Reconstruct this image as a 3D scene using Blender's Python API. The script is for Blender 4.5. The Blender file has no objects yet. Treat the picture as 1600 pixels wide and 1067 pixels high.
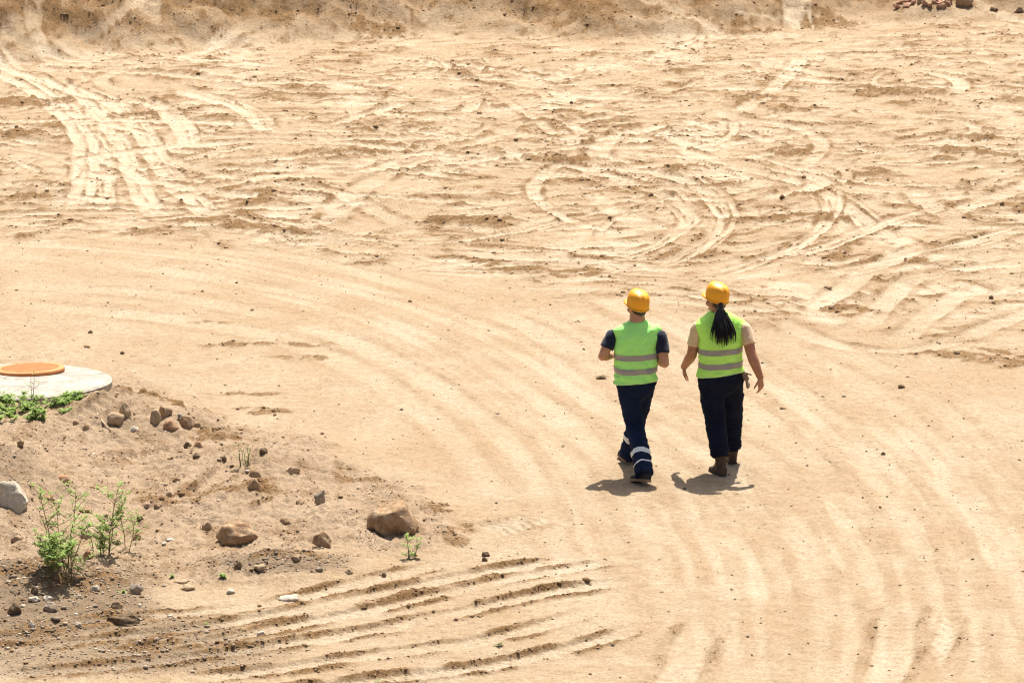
import bpy, bmesh, math, random
import numpy as np
from mathutils import Vector, Matrix

# ------------------------------------------------------------------ camera
H, PITCH, FPX = 8.63, math.radians(12.0), 5862.0      # height, tilt, focal length (1600 px frame)
scene = bpy.context.scene
cam_d = bpy.data.cameras.new("camera")
cam = bpy.data.objects.new("camera", cam_d)
scene.collection.objects.link(cam)
cam.location = (0, 0, H)
cam.rotation_euler = (math.radians(90) - PITCH, 0, 0)
cam_d.sensor_width = 36.0
cam_d.lens = 36.0 * FPX / 1600.0
cam_d.clip_start = 0.5
cam_d.clip_end = 6000
cam_d.dof.use_dof = True
cam_d.dof.focus_distance = 35.0
cam_d.dof.aperture_fstop = 13.0
scene.camera = cam

# ------------------------------------------------------------------ light
SUN_EL, SUN_AZ = math.radians(63.0), math.radians(13.0)
world = bpy.data.worlds.new("World")
scene.world = world
world.use_nodes = True
wn = world.node_tree
sky = wn.nodes.new("ShaderNodeTexSky")
sky.sky_type = 'NISHITA'
sky.sun_disc = False
sky.sun_elevation = SUN_EL
sky.sun_rotation = SUN_AZ
sky.dust_density = 5.0
sky.ozone_density = 0.6
wn.links.new(sky.outputs[0], wn.nodes["Background"].inputs[0])
wn.nodes["Background"].inputs[1].default_value = 0.07
S = Vector((math.sin(SUN_AZ) * math.cos(SUN_EL), math.cos(SUN_AZ) * math.cos(SUN_EL), math.sin(SUN_EL)))
sun_d = bpy.data.lights.new("sun", 'SUN')
sun_d.energy = 4.6
sun_d.angle = math.radians(0.53)
sun_d.color = (1.0, 0.955, 0.875)
sun = bpy.data.objects.new("sun", sun_d)
scene.collection.objects.link(sun)
sun.location = (10, 40, 60)
sun.rotation_euler = S.to_track_quat('Z', 'Y').to_euler()
vs = scene.view_settings
vs.view_transform = 'Standard'
vs.look = 'None'
vs.gamma = 1.0
vs.exposure = 0.95
vs.use_curve_mapping = False
scene.cycles.filter_width = 1.15

rng = np.random.default_rng(7)
random.seed(7)
COL = scene.collection

# ------------------------------------------------------------------ helpers
def tag(o, label=None, cat=None, group=None, kind=None):
    if label: o["label"] = label
    if cat: o["category"] = cat
    if group: o["group"] = group
    if kind: o["kind"] = kind
    return o

def link_mesh(name, me, mat=None, parent=None, loc=(0, 0, 0), smooth=True):
    o = bpy.data.objects.new(name, me)
    COL.objects.link(o)
    if mat is not None and not me.materials:
        me.materials.append(mat)
    if smooth:
        me.polygons.foreach_set("use_smooth", np.ones(len(me.polygons), dtype=bool))
    o.location = loc
    if parent is not None:
        o.parent = parent
    return o

def mesh_from(verts, faces):
    me = bpy.data.meshes.new("m")
    me.from_pydata([tuple(v) for v in verts], [], [tuple(f) for f in faces])
    me.update()
    return me

def fast_mesh(V, F, name="m"):
    """V (n,3), F (m,k) equal-sized faces"""
    me = bpy.data.meshes.new(name)
    k = F.shape[1]
    me.vertices.add(len(V)); me.loops.add(F.size); me.polygons.add(len(F))
    me.vertices.foreach_set("co", V.astype(np.float32).ravel())
    me.loops.foreach_set("vertex_index", F.astype(np.int32).ravel())
    me.polygons.foreach_set("loop_start", np.arange(0, F.size, k, dtype=np.int32))
    me.polygons.foreach_set("loop_total", np.full(len(F), k, dtype=np.int32))
    me.update(calc_edges=True)
    return me

def col_attr(me, name, rgba):
    a = me.color_attributes.new(name, 'FLOAT_COLOR', 'POINT')
    a.data.foreach_set("color", rgba.astype(np.float32).ravel())

# numpy noise -------------------------------------------------------
def _hash(ix, iy, seed):
    h = (ix.astype(np.int64) * 374761393 + iy.astype(np.int64) * 668265263 + seed * 974711) & 0xFFFFFFFF
    h = ((h ^ (h >> 13)) * 1274126177) & 0xFFFFFFFF
    return h ^ (h >> 16)

_GC = np.cos(np.arange(1024) * (2 * math.pi / 1024)); _GS = np.sin(np.arange(1024) * (2 * math.pi / 1024))
def gn(x, y, seed=0):
    x = np.asarray(x, dtype=np.float64); y = np.asarray(y, dtype=np.float64)
    ix = np.floor(x); iy = np.floor(y)
    fx = x - ix; fy = y - iy
    ix = ix.astype(np.int64); iy = iy.astype(np.int64)
    def dotg(a, b, dx, dy):
        k = _hash(a, b, seed) & 1023
        return _GC[k] * dx + _GS[k] * dy
    u = fx * fx * fx * (fx * (fx * 6 - 15) + 10)
    v = fy * fy * fy * (fy * (fy * 6 - 15) + 10)
    a = dotg(ix, iy, fx, fy); b = dotg(ix + 1, iy, fx - 1, fy)
    c = dotg(ix, iy + 1, fx, fy - 1); d = dotg(ix + 1, iy + 1, fx - 1, fy - 1)
    return 1.5 * ((a + u * (b - a)) + v * ((c + u * (d - c)) - (a + u * (b - a))))

def fbm(x, y, octv, seed=0, gain=0.5, lac=2.03):
    s = 0; amp = 1.0; f = 1.0
    for k in range(octv):
        s = s + amp * gn(x * f + 13.7 * k, y * f - 7.1 * k, seed + k)
        amp *= gain; f *= lac
    return s

def sstep(a, b, x):
    t = np.clip((x - a) / (b - a), 0, 1)
    return t * t * (3 - 2 * t)

# view geometry: which place on level ground the photograph shows at (px,row)
def ray(px, row):
    a, b = (px - 800.0) / FPX, (533.5 - row) / FPX
    cp, sp = math.cos(PITCH), math.sin(PITCH)
    return (a, cp + b * sp, -sp + b * cp)

def g(px, row, z=0.0):
    d = ray(px, row)
    t = (z - H) / d[2]
    return (d[0] * t, d[1] * t)

# ------------------------------------------------------------------ materials
def new_mat(name):
    m = bpy.data.materials.new(name)
    m.use_nodes = True
    nt = m.node_tree
    bs = nt.nodes["Principled BSDF"]
    return m, nt, bs

def N(nt, typ, **kw):
    n = nt.nodes.new(typ)
    for k, v in kw.items():
        setattr(n, k, v)
    return n

def mixcol(nt, fac, a, b, blend='MIX'):
    n = nt.nodes.new("ShaderNodeMix")
    n.data_type = 'RGBA'
    n.blend_type = blend
    for sock, val in ((n.inputs[0], fac), (n.inputs[6], a), (n.inputs[7], b)):
        if isinstance(val, bpy.types.NodeSocket):
            nt.links.new(val, sock)
        elif isinstance(val, (int, float)):
            sock.default_value = val
        else:
            sock.default_value = (*val, 1.0)
    return n.outputs[2]

def noise(nt, vec, scale, detail=4, rough=0.55, dist=0.0):
    n = nt.nodes.new("ShaderNodeTexNoise")
    n.inputs["Scale"].default_value = scale
    n.inputs["Detail"].default_value = detail
    n.inputs["Roughness"].default_value = rough
    n.inputs["Distortion"].default_value = dist
    if vec is not None:
        nt.links.new(vec, n.inputs["Vector"])
    return n.outputs["Fac"]

def ramp(nt, fac, lo, hi):
    n = nt.nodes.new("ShaderNodeMapRange")
    n.inputs[1].default_value = lo; n.inputs[2].default_value = hi
    nt.links.new(fac, n.inputs[0])
    return n.outputs[0]

def bump(nt, bs, height, dist, strength=1.0, prev=None):
    b = nt.nodes.new("ShaderNodeBump")
    b.inputs["Strength"].default_value = strength
    b.inputs["Distance"].default_value = dist
    nt.links.new(height, b.inputs["Height"])
    if prev is not None:
        nt.links.new(prev, b.inputs["Normal"])
    nt.links.new(b.outputs[0], bs.inputs["Normal"])
    return b.outputs[0]

def ground_material():
    m, nt, bs = new_mat("sandy_soil")
    geo = N(nt, "ShaderNodeNewGeometry").outputs["Position"]
    at = N(nt, "ShaderNodeAttribute", attribute_name="soil")
    sep = N(nt, "ShaderNodeSeparateColor")
    nt.links.new(at.outputs["Color"], sep.inputs[0])
    loose, pale, heap = sep.outputs[0], sep.outputs[1], sep.outputs[2]
    grey = at.outputs["Alpha"]
    big = ramp(nt, noise(nt, geo, 0.55, 5, 0.6), 0.35, 0.68)
    mid = ramp(nt, noise(nt, geo, 2.6, 5, 0.65), 0.30, 0.72)
    fine = ramp(nt, noise(nt, geo, 34.0, 4, 0.75), 0.25, 0.78)
    grit = ramp(nt, noise(nt, geo, 110.0, 2, 0.6), 0.3, 0.75)
    patch = ramp(nt, noise(nt, geo, 1.25, 6, 0.72, 0.7), 0.40, 0.60)
    c = mixcol(nt, big, (0.530, 0.408, 0.272), (0.582, 0.486, 0.358))
    c = mixcol(nt, patch, mixcol(nt, 0.55, c, (0.475, 0.345, 0.222)), c)
    c = mixcol(nt, mid, mixcol(nt, 0.45, c, (0.470, 0.325, 0.190)), c)
    c = mixcol(nt, pale, c, (0.672, 0.575, 0.432))
    c = mixcol(nt, heap, c, mixcol(nt, mid, (0.435, 0.318, 0.212), (0.525, 0.402, 0.280)))
    c = mixcol(nt, grey, c, mixcol(nt, mid, (0.21, 0.152, 0.098), (0.34, 0.258, 0.175)))
    c = mixcol(nt, loose, c, mixcol(nt, fine, (0.215, 0.125, 0.056), (0.370, 0.235, 0.118)))
    grain = ramp(nt, noise(nt, geo, 13.0, 5, 0.8), 0.30, 0.62)
    c = mixcol(nt, 1.0, c, mixcol(nt, grain, (0.80, 0.765, 0.72), (1.05, 1.05, 1.05)), 'MULTIPLY')
    dark = mixcol(nt, fine, (0.72, 0.69, 0.66), (1.08, 1.08, 1.08))
    c = mixcol(nt, 1.0, c, dark, 'MULTIPLY')
    c = mixcol(nt, 1.0, c, mixcol(nt, grit, (0.86, 0.85, 0.84), (1.06, 1.06, 1.06)), 'MULTIPLY')
    nt.links.new(c, bs.inputs["Base Color"])
    bs.inputs["Roughness"].default_value = 1.0
    bs.inputs["Specular IOR Level"].default_value = 0.08
    b1 = bump(nt, bs, noise(nt, geo, 8.0, 6, 0.75), 0.06, 0.9)
    b2 = bump(nt, bs, noise(nt, geo, 40.0, 4, 0.75), 0.018, 1.0, b1)
    return m

def rough_mat(name, cols, scale, bdist, rough=0.95, spec=0.15, attr=None, bscale=None):
    m, nt, bs = new_mat(name)
    geo = N(nt, "ShaderNodeTexCoord").outputs["Object"]
    f = ramp(nt, noise(nt, geo, scale, 5, 0.65), 0.3, 0.7)
    f2 = ramp(nt, noise(nt, geo, scale * 7, 4, 0.7), 0.25, 0.75)
    c = mixcol(nt, f, cols[0], cols[1])
    c = mixcol(nt, 1.0, c, mixcol(nt, f2, (0.7, 0.69, 0.67), (1.12, 1.12, 1.12)), 'MULTIPLY')
    if attr:
        a = N(nt, "ShaderNodeAttribute", attribute_name=attr)
        c = mixcol(nt, 1.0, c, a.outputs["Color"], 'MULTIPLY')
    nt.links.new(c, bs.inputs["Base Color"])
    bs.inputs["Roughness"].default_value = rough
    bs.inputs["Specular IOR Level"].default_value = spec
    bump(nt, bs, noise(nt, geo, bscale or scale * 4, 5, 0.7), bdist, 0.9)
    return m

def stone_mat(name, lo, hi, dust=0.5):
    """rock with dry dust settled on it in patches"""
    m, nt, bs = new_mat(name)
    tc = N(nt, "ShaderNodeTexCoord").outputs["Object"]
    f = ramp(nt, noise(nt, tc, 9.0, 6, 0.7, 0.6), 0.3, 0.7)
    f2 = ramp(nt, noise(nt, tc, 60.0, 4, 0.7), 0.25, 0.75)
    d = ramp(nt, noise(nt, tc, 14.0, 5, 0.7), 0.62 - 0.25 * dust, 0.82 - 0.2 * dust)
    c = mixcol(nt, f, lo, hi)
    c = mixcol(nt, 1.0, c, mixcol(nt, f2, (0.65, 0.64, 0.62), (1.15, 1.15, 1.15)), 'MULTIPLY')
    c = mixcol(nt, d, c, (0.46, 0.34, 0.22))
    nt.links.new(c, bs.inputs["Base Color"])
    bs.inputs["Roughness"].default_value = 0.95
    bs.inputs["Specular IOR Level"].default_value = 0.12
    b1 = bump(nt, bs, noise(nt, tc, 22.0, 6, 0.7), 0.02, 0.8)
    bump(nt, bs, noise(nt, tc, 90.0, 4, 0.7), 0.005, 0.8, b1)
    return m

def cloth_mat(name, col, col2, rough=0.85, transl=0.0, spec=0.2, weave=260.0, sheen=0.2):
    m, nt, bs = new_mat(name)
    tc = N(nt, "ShaderNodeTexCoord").outputs["Object"]
    f = ramp(nt, noise(nt, tc, 5.0, 4, 0.6), 0.3, 0.7)
    c = mixcol(nt, f, col, col2)
    nt.links.new(c, bs.inputs["Base Color"])
    bs.inputs["Roughness"].default_value = rough
    bs.inputs["Specular IOR Level"].default_value = spec
    bs.inputs["Sheen Weight"].default_value = sheen
    bump(nt, bs, noise(nt, tc, weave, 2, 0.6), 0.0012, 0.5)
    if transl > 0:
        tr = N(nt, "ShaderNodeBsdfTranslucent")
        nt.links.new(c, tr.inputs[0])
        mx = N(nt, "ShaderNodeMixShader")
        mx.inputs[0].default_value = transl
        nt.links.new(bs.outputs[0], mx.inputs[1]); nt.links.new(tr.outputs[0], mx.inputs[2])
        nt.links.new(mx.outputs[0], nt.nodes["Material Output"].inputs[0])
    return m

M_GROUND = ground_material()

# ------------------------------------------------------------------ the ground
u_f = np.linspace(-1.16, 1.16, 1030)
u_out = 1.16 + np.cumsum(0.004 * 1.28 ** np.arange(1, 32))
u = np.concatenate([-u_out[::-1], u_f, u_out])
rows_f = np.linspace(1110, -70, 850)
y_f = np.array([g(800, r)[1] for r in rows_f])
y_near = np.array([-60.0, -30, -10, 2, 8, 13, 17, 20, 22, 23.4, 24.3]); y_near = y_near[y_near < y_f[0] - 0.3]
y_far = y_f[-1] + np.cumsum(0.3 * 1.3 ** np.arange(1, 32))
yy = np.concatenate([y_near, y_f, y_far])
hw = 0.1405 * np.maximum(yy, 24.0) + 0.25            # half width of the dense strip at each depth
GX = u[None, :] * hw[:, None]
GY = np.repeat(yy[:, None], len(u), axis=1)
NR, NC = GX.shape

def macro(x, y):
    """large shapes: flat yard, bank at the back, heap round the manhole"""
    x = np.asarray(x, float); y = np.asarray(y, float)
    z = 0.05 * gn(x / 6.5, y / 6.5, 3) + 0.03 * gn(x / 2.6, y / 3.4, 5) * sstep(38, 50, y)
    # bank
    base = 66.2 + 1.6 * gn(x / 4.0, x * 0 + 0.5, 9) - 4.6 * sstep(-3.5, -11.0, x) + 1.0 * sstep(2, 9, x)
    t = np.maximum(y - base, 0)
    z = z + np.minimum(0.46 * (np.sqrt(t * t + 0.6) - 0.77), 6.0) * sstep(0, 0.8, t) + sstep(0, 1.5, t) * 0.20 * fbm(x / 1.2, y / 1.1, 4, 21)
    # heap by the manhole
    def blob(px, row, rx, ry, h, rot=0.0, z=z):
        cx, cy = g(px, row)
        dx, dy = x - cx, y - cy
        c, s = math.cos(rot), math.sin(rot)
        a, b = (dx * c + dy * s) / rx, (-dx * s + dy * c) / ry
        return h * np.exp(-(a * a + b * b) ** 1.2)
    wob = 1 + 0.35 * gn(x / 0.9, y / 0.9, 31)
    hp = blob(110, 690, 1.4, 0.8, 0.14) + blob(-120, 700, 1.3, 1.3, 0.12) + blob(240, 678, 0.78, 0.48, 0.25, -0.3) + blob(10, 650, 1.7, 1.1, 0.10)
    hp = hp + blob(420, 740, 0.95, 1.2, 0.20, -0.5) + blob(590, 815, 0.75, 0.9, 0.15, -0.4) + blob(330, 800, 0.6, 0.7, 0.10)
    hp = hp + blob(-40, 800, 0.95, 1.5, 0.55) + blob(200, 745, 1.0, 1.0, 0.08) + blob(60, 925, 0.9, 0.8, 0.14) + blob(440, 890, 0.75, 0.45, 0.10)
    z = z + hp * wob
    return z

def cast(px, row):
    """first point of the ground seen at this place of the photograph"""
    d = ray(px, row)
    t = np.linspace(24, 110, 4300)
    z = H + d[2] * t - macro(d[0] * t, d[1] * t)
    i = int(np.argmax(z < 0))
    t0, t1 = t[i - 1], t[i]
    tt = t0 + (t1 - t0) * z[i - 1] / (z[i - 1] - z[i])
    return d[0] * tt, d[1] * tt

GZ = macro(GX, GY)
GM = GZ.copy()
LOOSE = np.zeros_like(GX); PALE = np.zeros_like(GX); TRK = np.zeros_like(GX)

def catmull(P, n=10):
    P = np.array(P, float)
    Q = np.vstack([2 * P[0] - P[1], P, 2 * P[-1] - P[-2]])
    out = []
    for i in range(1, len(Q) - 2):
        t = np.linspace(0, 1, n, endpoint=False)[:, None]
        a, b, c, d = Q[i - 1], Q[i], Q[i + 1], Q[i + 2]
        out.append(0.5 * ((2 * b) + (c - a) * t + (2 * a - 5 * b + 4 * c - d) * t * t + (3 * b - a - 3 * c + d) * t ** 3))
    out.append(P[-1:])
    return np.vstack(out)

def along(W, reach):
    """for grid points near the path W: slices, signed distance, arc length"""
    seg = np.diff(W, axis=0); L = np.hypot(seg[:, 0], seg[:, 1]); s0 = np.concatenate([[0], np.cumsum(L)])
    y0, y1 = W[:, 1].min() - reach, W[:, 1].max() + reach
    r0, r1 = np.searchsorted(yy, y0), np.searchsorted(yy, y1)
    if r1 <= r0: return None
    umin = ((W[:, 0].min() - reach) / hw[r0:r1]).min(); umax = ((W[:, 0].max() + reach) / hw[r0:r1]).max()
    c0, c1 = np.searchsorted(u, umin), np.searchsorted(u, umax)
    if c1 <= c0: return None
    D = np.full((r1 - r0, c1 - c0), 1e9); Sg = np.zeros_like(D); A = np.zeros_like(D)
    for k in range(len(seg)):
        if L[k] < 1e-6: continue
        p, q = W[k], W[k + 1]
        a0 = np.searchsorted(yy, min(p[1], q[1]) - reach); a1 = np.searchsorted(yy, max(p[1], q[1]) + reach)
        a0, a1 = max(a0, r0), min(a1, r1)
        if a1 <= a0: continue
        h_ = hw[a0:a1]
        b0 = np.searchsorted(u, ((min(p[0], q[0]) - reach) / h_).min()); b1 = np.searchsorted(u, ((max(p[0], q[0]) + reach) / h_).max())
        b0, b1 = max(b0, c0), min(b1, c1)
        if b1 <= b0: continue
        X = GX[a0:a1, b0:b1] - p[0]; Y = GY[a0:a1, b0:b1] - p[1]
        tx, ty = seg[k] / L[k]
        t = np.clip(X * tx + Y * ty, 0, L[k])
        d2 = np.hypot(X - t * tx, Y - t * ty)
        sub = (slice(a0 - r0, a1 - r0), slice(b0 - c0, b1 - c0))
        better = d2 < D[sub]
        D[sub] = np.where(better, d2, D[sub])
        Sg[sub] = np.where(better, np.sign(X * -ty + Y * tx), Sg[sub])
        A[sub] = np.where(better, s0[k] + t, A[sub])
    return (slice(r0, r1), slice(c0, c1)), D, Sg, A, s0[-1]

def track(P, w=0.4, depth=0.03, ridge=0.04, lug=0.015, pitch=0.11, kind=1, pale=0.5, loose=0.8, fade=0.6, seed=0, patch=0.0, world=False):
    """one wheel track pressed into the soil: sunken floor, lug prints, thrown-up crumbly edges"""
    W = catmull(P if world else [g(*p) for p in P])
    reach = w * 1.4
    r = along(W, reach)
    if r is None: return
    sl, D, Sg, A, Lt = r
    x, y = GX[sl], GY[sl]
    n1 = gn(x / 0.5, y / 0.5, 100 + seed); n2 = fbm(x / 0.19, y / 0.22, 2, 200 + seed)
    d = np.abs(D * (1 + 0.10 * n1) + 0.05 * Sg * gn(x / 1.4, y / 1.4, 150 + seed))
    half = w / 2
    end = sstep(0, fade, A) * sstep(0, fade, Lt - A)
    pm = end * np.clip(1 - patch + patch * 2.2 * (0.5 + gn(A / 1.3, A * 0 + seed * 3.3, 300 + seed)), 0, 1)
    floor = 1 - sstep(half * 0.82, half * 1.05, d)
    ed = np.exp(-((d - half * 1.12) / (0.16 * w)) ** 2)
    rn = np.clip(0.55 + 0.9 * gn(A / 0.7 + Sg * 9, Sg * 3.0 + seed, 400 + seed) + 0.35 * n2, 0, 1.4)
    dz = -depth * floor
    sd = d * Sg
    if kind == 1:
        q = np.sin(2 * math.pi * (A / pitch + np.abs(sd) / (w * 0.45)))
        dz = dz + lug * floor * sstep(-0.15, 0.45, q)
    elif kind == 2:
        q = np.sin(2 * math.pi * (A / pitch))
        dz = dz + lug * floor * sstep(-0.1, 0.5, q)
    elif kind == 3:
        q = np.sin(2 * math.pi * sd / (w / 4.0))
        dz = dz + lug * floor * q
    dz = dz + ridge * ed * rn
    GZ[sl] += dz * pm - 0.65 * floor * pm * np.clip(GZ[sl] - GM[sl], -0.06, 0.06)
    TRK[sl] = np.maximum(TRK[sl], floor * pm)
    LOOSE[sl] = np.maximum(LOOSE[sl] * (1 - 0.8 * floor * pm), 0) + loose * ed * np.clip(rn - 0.25, 0, 1) * pm
    PALE[sl] += (pale * floor - 0.3 * ed) * pm

def crumbs(px, row, lx, ly, h, ang=0.0, loose=1.0, seed=0):
    """patch of thrown-up loose earth, lx by ly metres"""
    cx, cy = g(px, row)
    R = max(lx, ly) * 1.3
    r0, r1 = np.searchsorted(yy, cy - R), np.searchsorted(yy, cy + R)
    if r1 <= r0: return
    h_ = hw[r0:r1]
    c0, c1 = np.searchsorted(u, ((cx - R) / h_).min()), np.searchsorted(u, ((cx + R) / h_).max())
    sl = (slice(r0, r1), slice(c0, c1))
    x, y = GX[sl] - cx, GY[sl] - cy
    c, s = math.cos(ang), math.sin(ang)
    a, b = (x * c + y * s) / lx, (-x * s + y * c) / ly
    wv = 0.6 * gn(GX[sl] / (0.4 * lx + 0.1), GY[sl] / (0.4 * lx + 0.1), 700 + seed)
    e = np.exp(-(a * a + (b + wv) ** 2) * 1.6)
    n = fbm(GX[sl] / 0.22, GY[sl] / 0.22, 4, 720 + seed)
    k = np.clip(e * (0.75 + 1.1 * n), 0, 1.4)
    GZ[sl] += 0.42 * h * k
    LOOSE[sl] += loose * sstep(0.18, 0.6, k)

# how smooth each place is: the driven road against the churned yard
ROAD = np.zeros_like(GX)
def road(P, w):
    r = along(catmull([g(*p) for p in P]), w * 0.75)
    if r is None: return
    sl, D, Sg, A, Lt = r
    e = w / 2 * (1 + 0.22 * gn(GX[sl] / 2.2, GY[sl] / 2.2, 51))
    ROAD[sl] = np.maximum(ROAD[sl], 1 - sstep(e * 0.8, e * 1.15, D))
road([(-300, 430), (300, 460), (620, 535), (840, 640), (1010, 780), (1130, 930), (1180, 1150)], 6.0)
road([(700, 520), (1000, 640), (1250, 740), (1400, 900), (1430, 1150)], 4.6)
road([(1000, 620), (1300, 600), (1500, 690), (1620, 900), (1650, 1150)], 5.2)
cxh, cyh = g(90, 790)
HEAPW = np.zeros_like(GX)
def heapzone(px, row, rx, ry, k=1.0, arr=None):
    cx, cy = g(px, row)
    d = np.hypot((GX - cx) / rx, (GY - cy) / ry) * (1 + 0.22 * gn(GX / 0.6, GY / 0.6, 61) + 0.10 * gn(GX / 0.15, GY / 0.15, 62))
    np.maximum(HEAPW if arr is None else arr, k * (1 - sstep(0.62 if arr is not None else 0.78, 1.12, d)), out=HEAPW if arr is None else arr)
heapzone(40, 700, 1.9, 3.5); heapzone(330, 760, 1.15, 2.6); heapzone(470, 800, 1.0, 1.75); heapzone(610, 830, 0.62, 0.85)
heapzone(200, 850, 2.0, 1.7); heapzone(-150, 800, 1.5, 5.0)
GREY = np.zeros_like(GX)
heapzone(40, 950, 1.25, 1.3, 0.85, GREY); heapzone(430, 890, 0.72, 0.38, 0.75, GREY); heapzone(-30, 790, 0.55, 1.2, 0.55, GREY); heapzone(150, 1010, 1.7, 1.0, 0.62, GREY)
ROAD *= (1 - HEAPW)

yard = sstep(37.5, 44, GY) * (1 - ROAD)
rough = np.clip(0.10 + 0.9 * yard + 0.55 * HEAPW, 0, 1)
# churned relief
n_a = fbm(GX / 1.15, GY / 1.5, 3, 11)
n_b = fbm(GX / 0.42, GY / 0.5, 4, 12)
n_c = fbm(GX / 0.12, GY / 0.14, 3, 14)
ridged = 1 - np.abs(fbm(GX / 0.9 + 0.3 * n_a, GY / 1.25, 3, 16)) * 1.7
far = 0.8 + 0.4 * sstep(44, 62, GY)
GZ += rough * (0.022 * n_a + 0.009 * n_b * far + 0.006 * n_c) + 0.015 * yard * far * np.clip(ridged - 0.35, 0, 1) * sstep(-0.2, 0.35, n_a)
GZ += (1 - rough) * (0.009 * n_b + 0.006 * n_c)
GZ += HEAPW * (0.026 * fbm(GX / 0.11, GY / 0.12, 3, 17) + 0.020 * n_b)
BANK0 = sstep(60, 68, GY)
wy = GY + 1.0 * gn(GX / 5.5, GY / 5.0, 26) + 0.25 * n_a
wx = GX + 0.8 * gn(GX / 4.0, GY / 6.0, 27)
st1 = gn(wx / 1.9, wy / 0.42, 28); st2 = gn(wx / 1.1, wy / 0.24, 29); st3 = gn(wx / 3.6, wy / 1.0, 30)
churn = yard * sstep(-0.45, 0.35, gn(GX / 3.0, GY / 4.5, 32))
GZ += churn * far * (0.012 * st1 + 0.006 * st2 + 0.016 * st3) + 0.006 * ROAD * st3
lw = gn(GX / 2.4, GY / 3.2, 18)
thin = 1 - np.abs(gn(wx / 1.6, wy / 0.62, 33) + 0.22 * n_b) * 3.2
thin2 = 1 - np.abs(gn(wx / 0.9 + 5, wy / 0.36, 34) + 0.22 * n_c) * 3.0
pt = sstep(-0.15, 0.4, gn(GX / 1.5, GY / 1.2, 35) + 0.4 * n_b)
LOOSE += yard * pt * (1.0 * sstep(0.35, 0.95, thin) + 0.6 * sstep(0.35, 0.95, thin2)) * sstep(-0.3, 0.3, gn(GX / 0.6, GY / 0.9, 37))
GZ += yard * pt * far * (0.022 * sstep(0.2, 1.0, thin) + 0.012 * sstep(0.2, 1.0, thin2))
LOOSE += churn * 0.30 * sstep(0.22, 0.62, st1 * 0.7 + st2 * 0.55 + 0.25 * n_b)
for k_, ang in enumerate((0.0, 0.45, -0.4, 0.9, -0.85, 0.2)):       # scraped lines left by blades and wheels
    ca_, sa_ = math.cos(ang), math.sin(ang)
    xr, yr = wx * ca_ + wy * sa_, -wx * sa_ + wy * ca_
    ln = gn(xr / 1.5, yr / (0.17 + 0.03 * (k_ % 3)), 500 + k_)
    mk = yard * sstep(-0.05, 0.35, gn(GX / 2.2 + k_ * 7, GY / 2.6, 520 + k_)) * (1 - 0.6 * BANK0)
    GZ += mk * far * 0.016 * ln
    LOOSE += mk * 0.85 * sstep(0.14, 0.5, ln) * sstep(-0.2, 0.3, gn(GX / 0.8, GY / 1.0, 540 + k_))
    PALE += mk * 0.40 * sstep(0.1, 0.5, -ln)
LOOSE += yard * 0.65 * sstep(0.26, 0.70, fbm(GX / 0.32, GY / 0.26, 3, 36)) * sstep(-0.3, 0.3, n_a)
BANK = sstep(0.2, 2.0, GY - (66.2 + 1.6 * gn(GX / 4.0, GX * 0 + 0.5, 9) - 4.6 * sstep(-3.5, -11.0, GX) + 1.0 * sstep(2, 9, GX)))
GZ += BANK * (0.09 * fbm(GX / 0.45, GY / 0.5, 4, 38) + 0.05 * np.abs(st2))
LOOSE += BANK * (0.66 + 0.34 * sstep(0.0, 0.6, fbm(GX / 0.8, GY / 0.8, 3, 39)))
PALE += yard * 0.35 * sstep(0.10, 0.55, -st1 * 0.6 + st3 * 0.5 - 0.25 * st2 + 0.3 * n_b)
LOOSE += yard * 0.55 * sstep(0.66, 0.98, ridged) * sstep(0.05, 0.55, lw + 0.35 * n_b)
LOOSE += HEAPW * 0.42 * sstep(0.16, 0.7, fbm(GX / 0.35, GY / 0.4, 4, 19))
PALE += 0.55 * yard * sstep(0.1, 0.7, gn(GX / 1.9, GY / 2.6, 20) + 0.3 * n_b) + 0.25 * ROAD * sstep(-0.1, 0.6, gn(GX / 1.1, GY / 2.5, 22))

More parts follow.
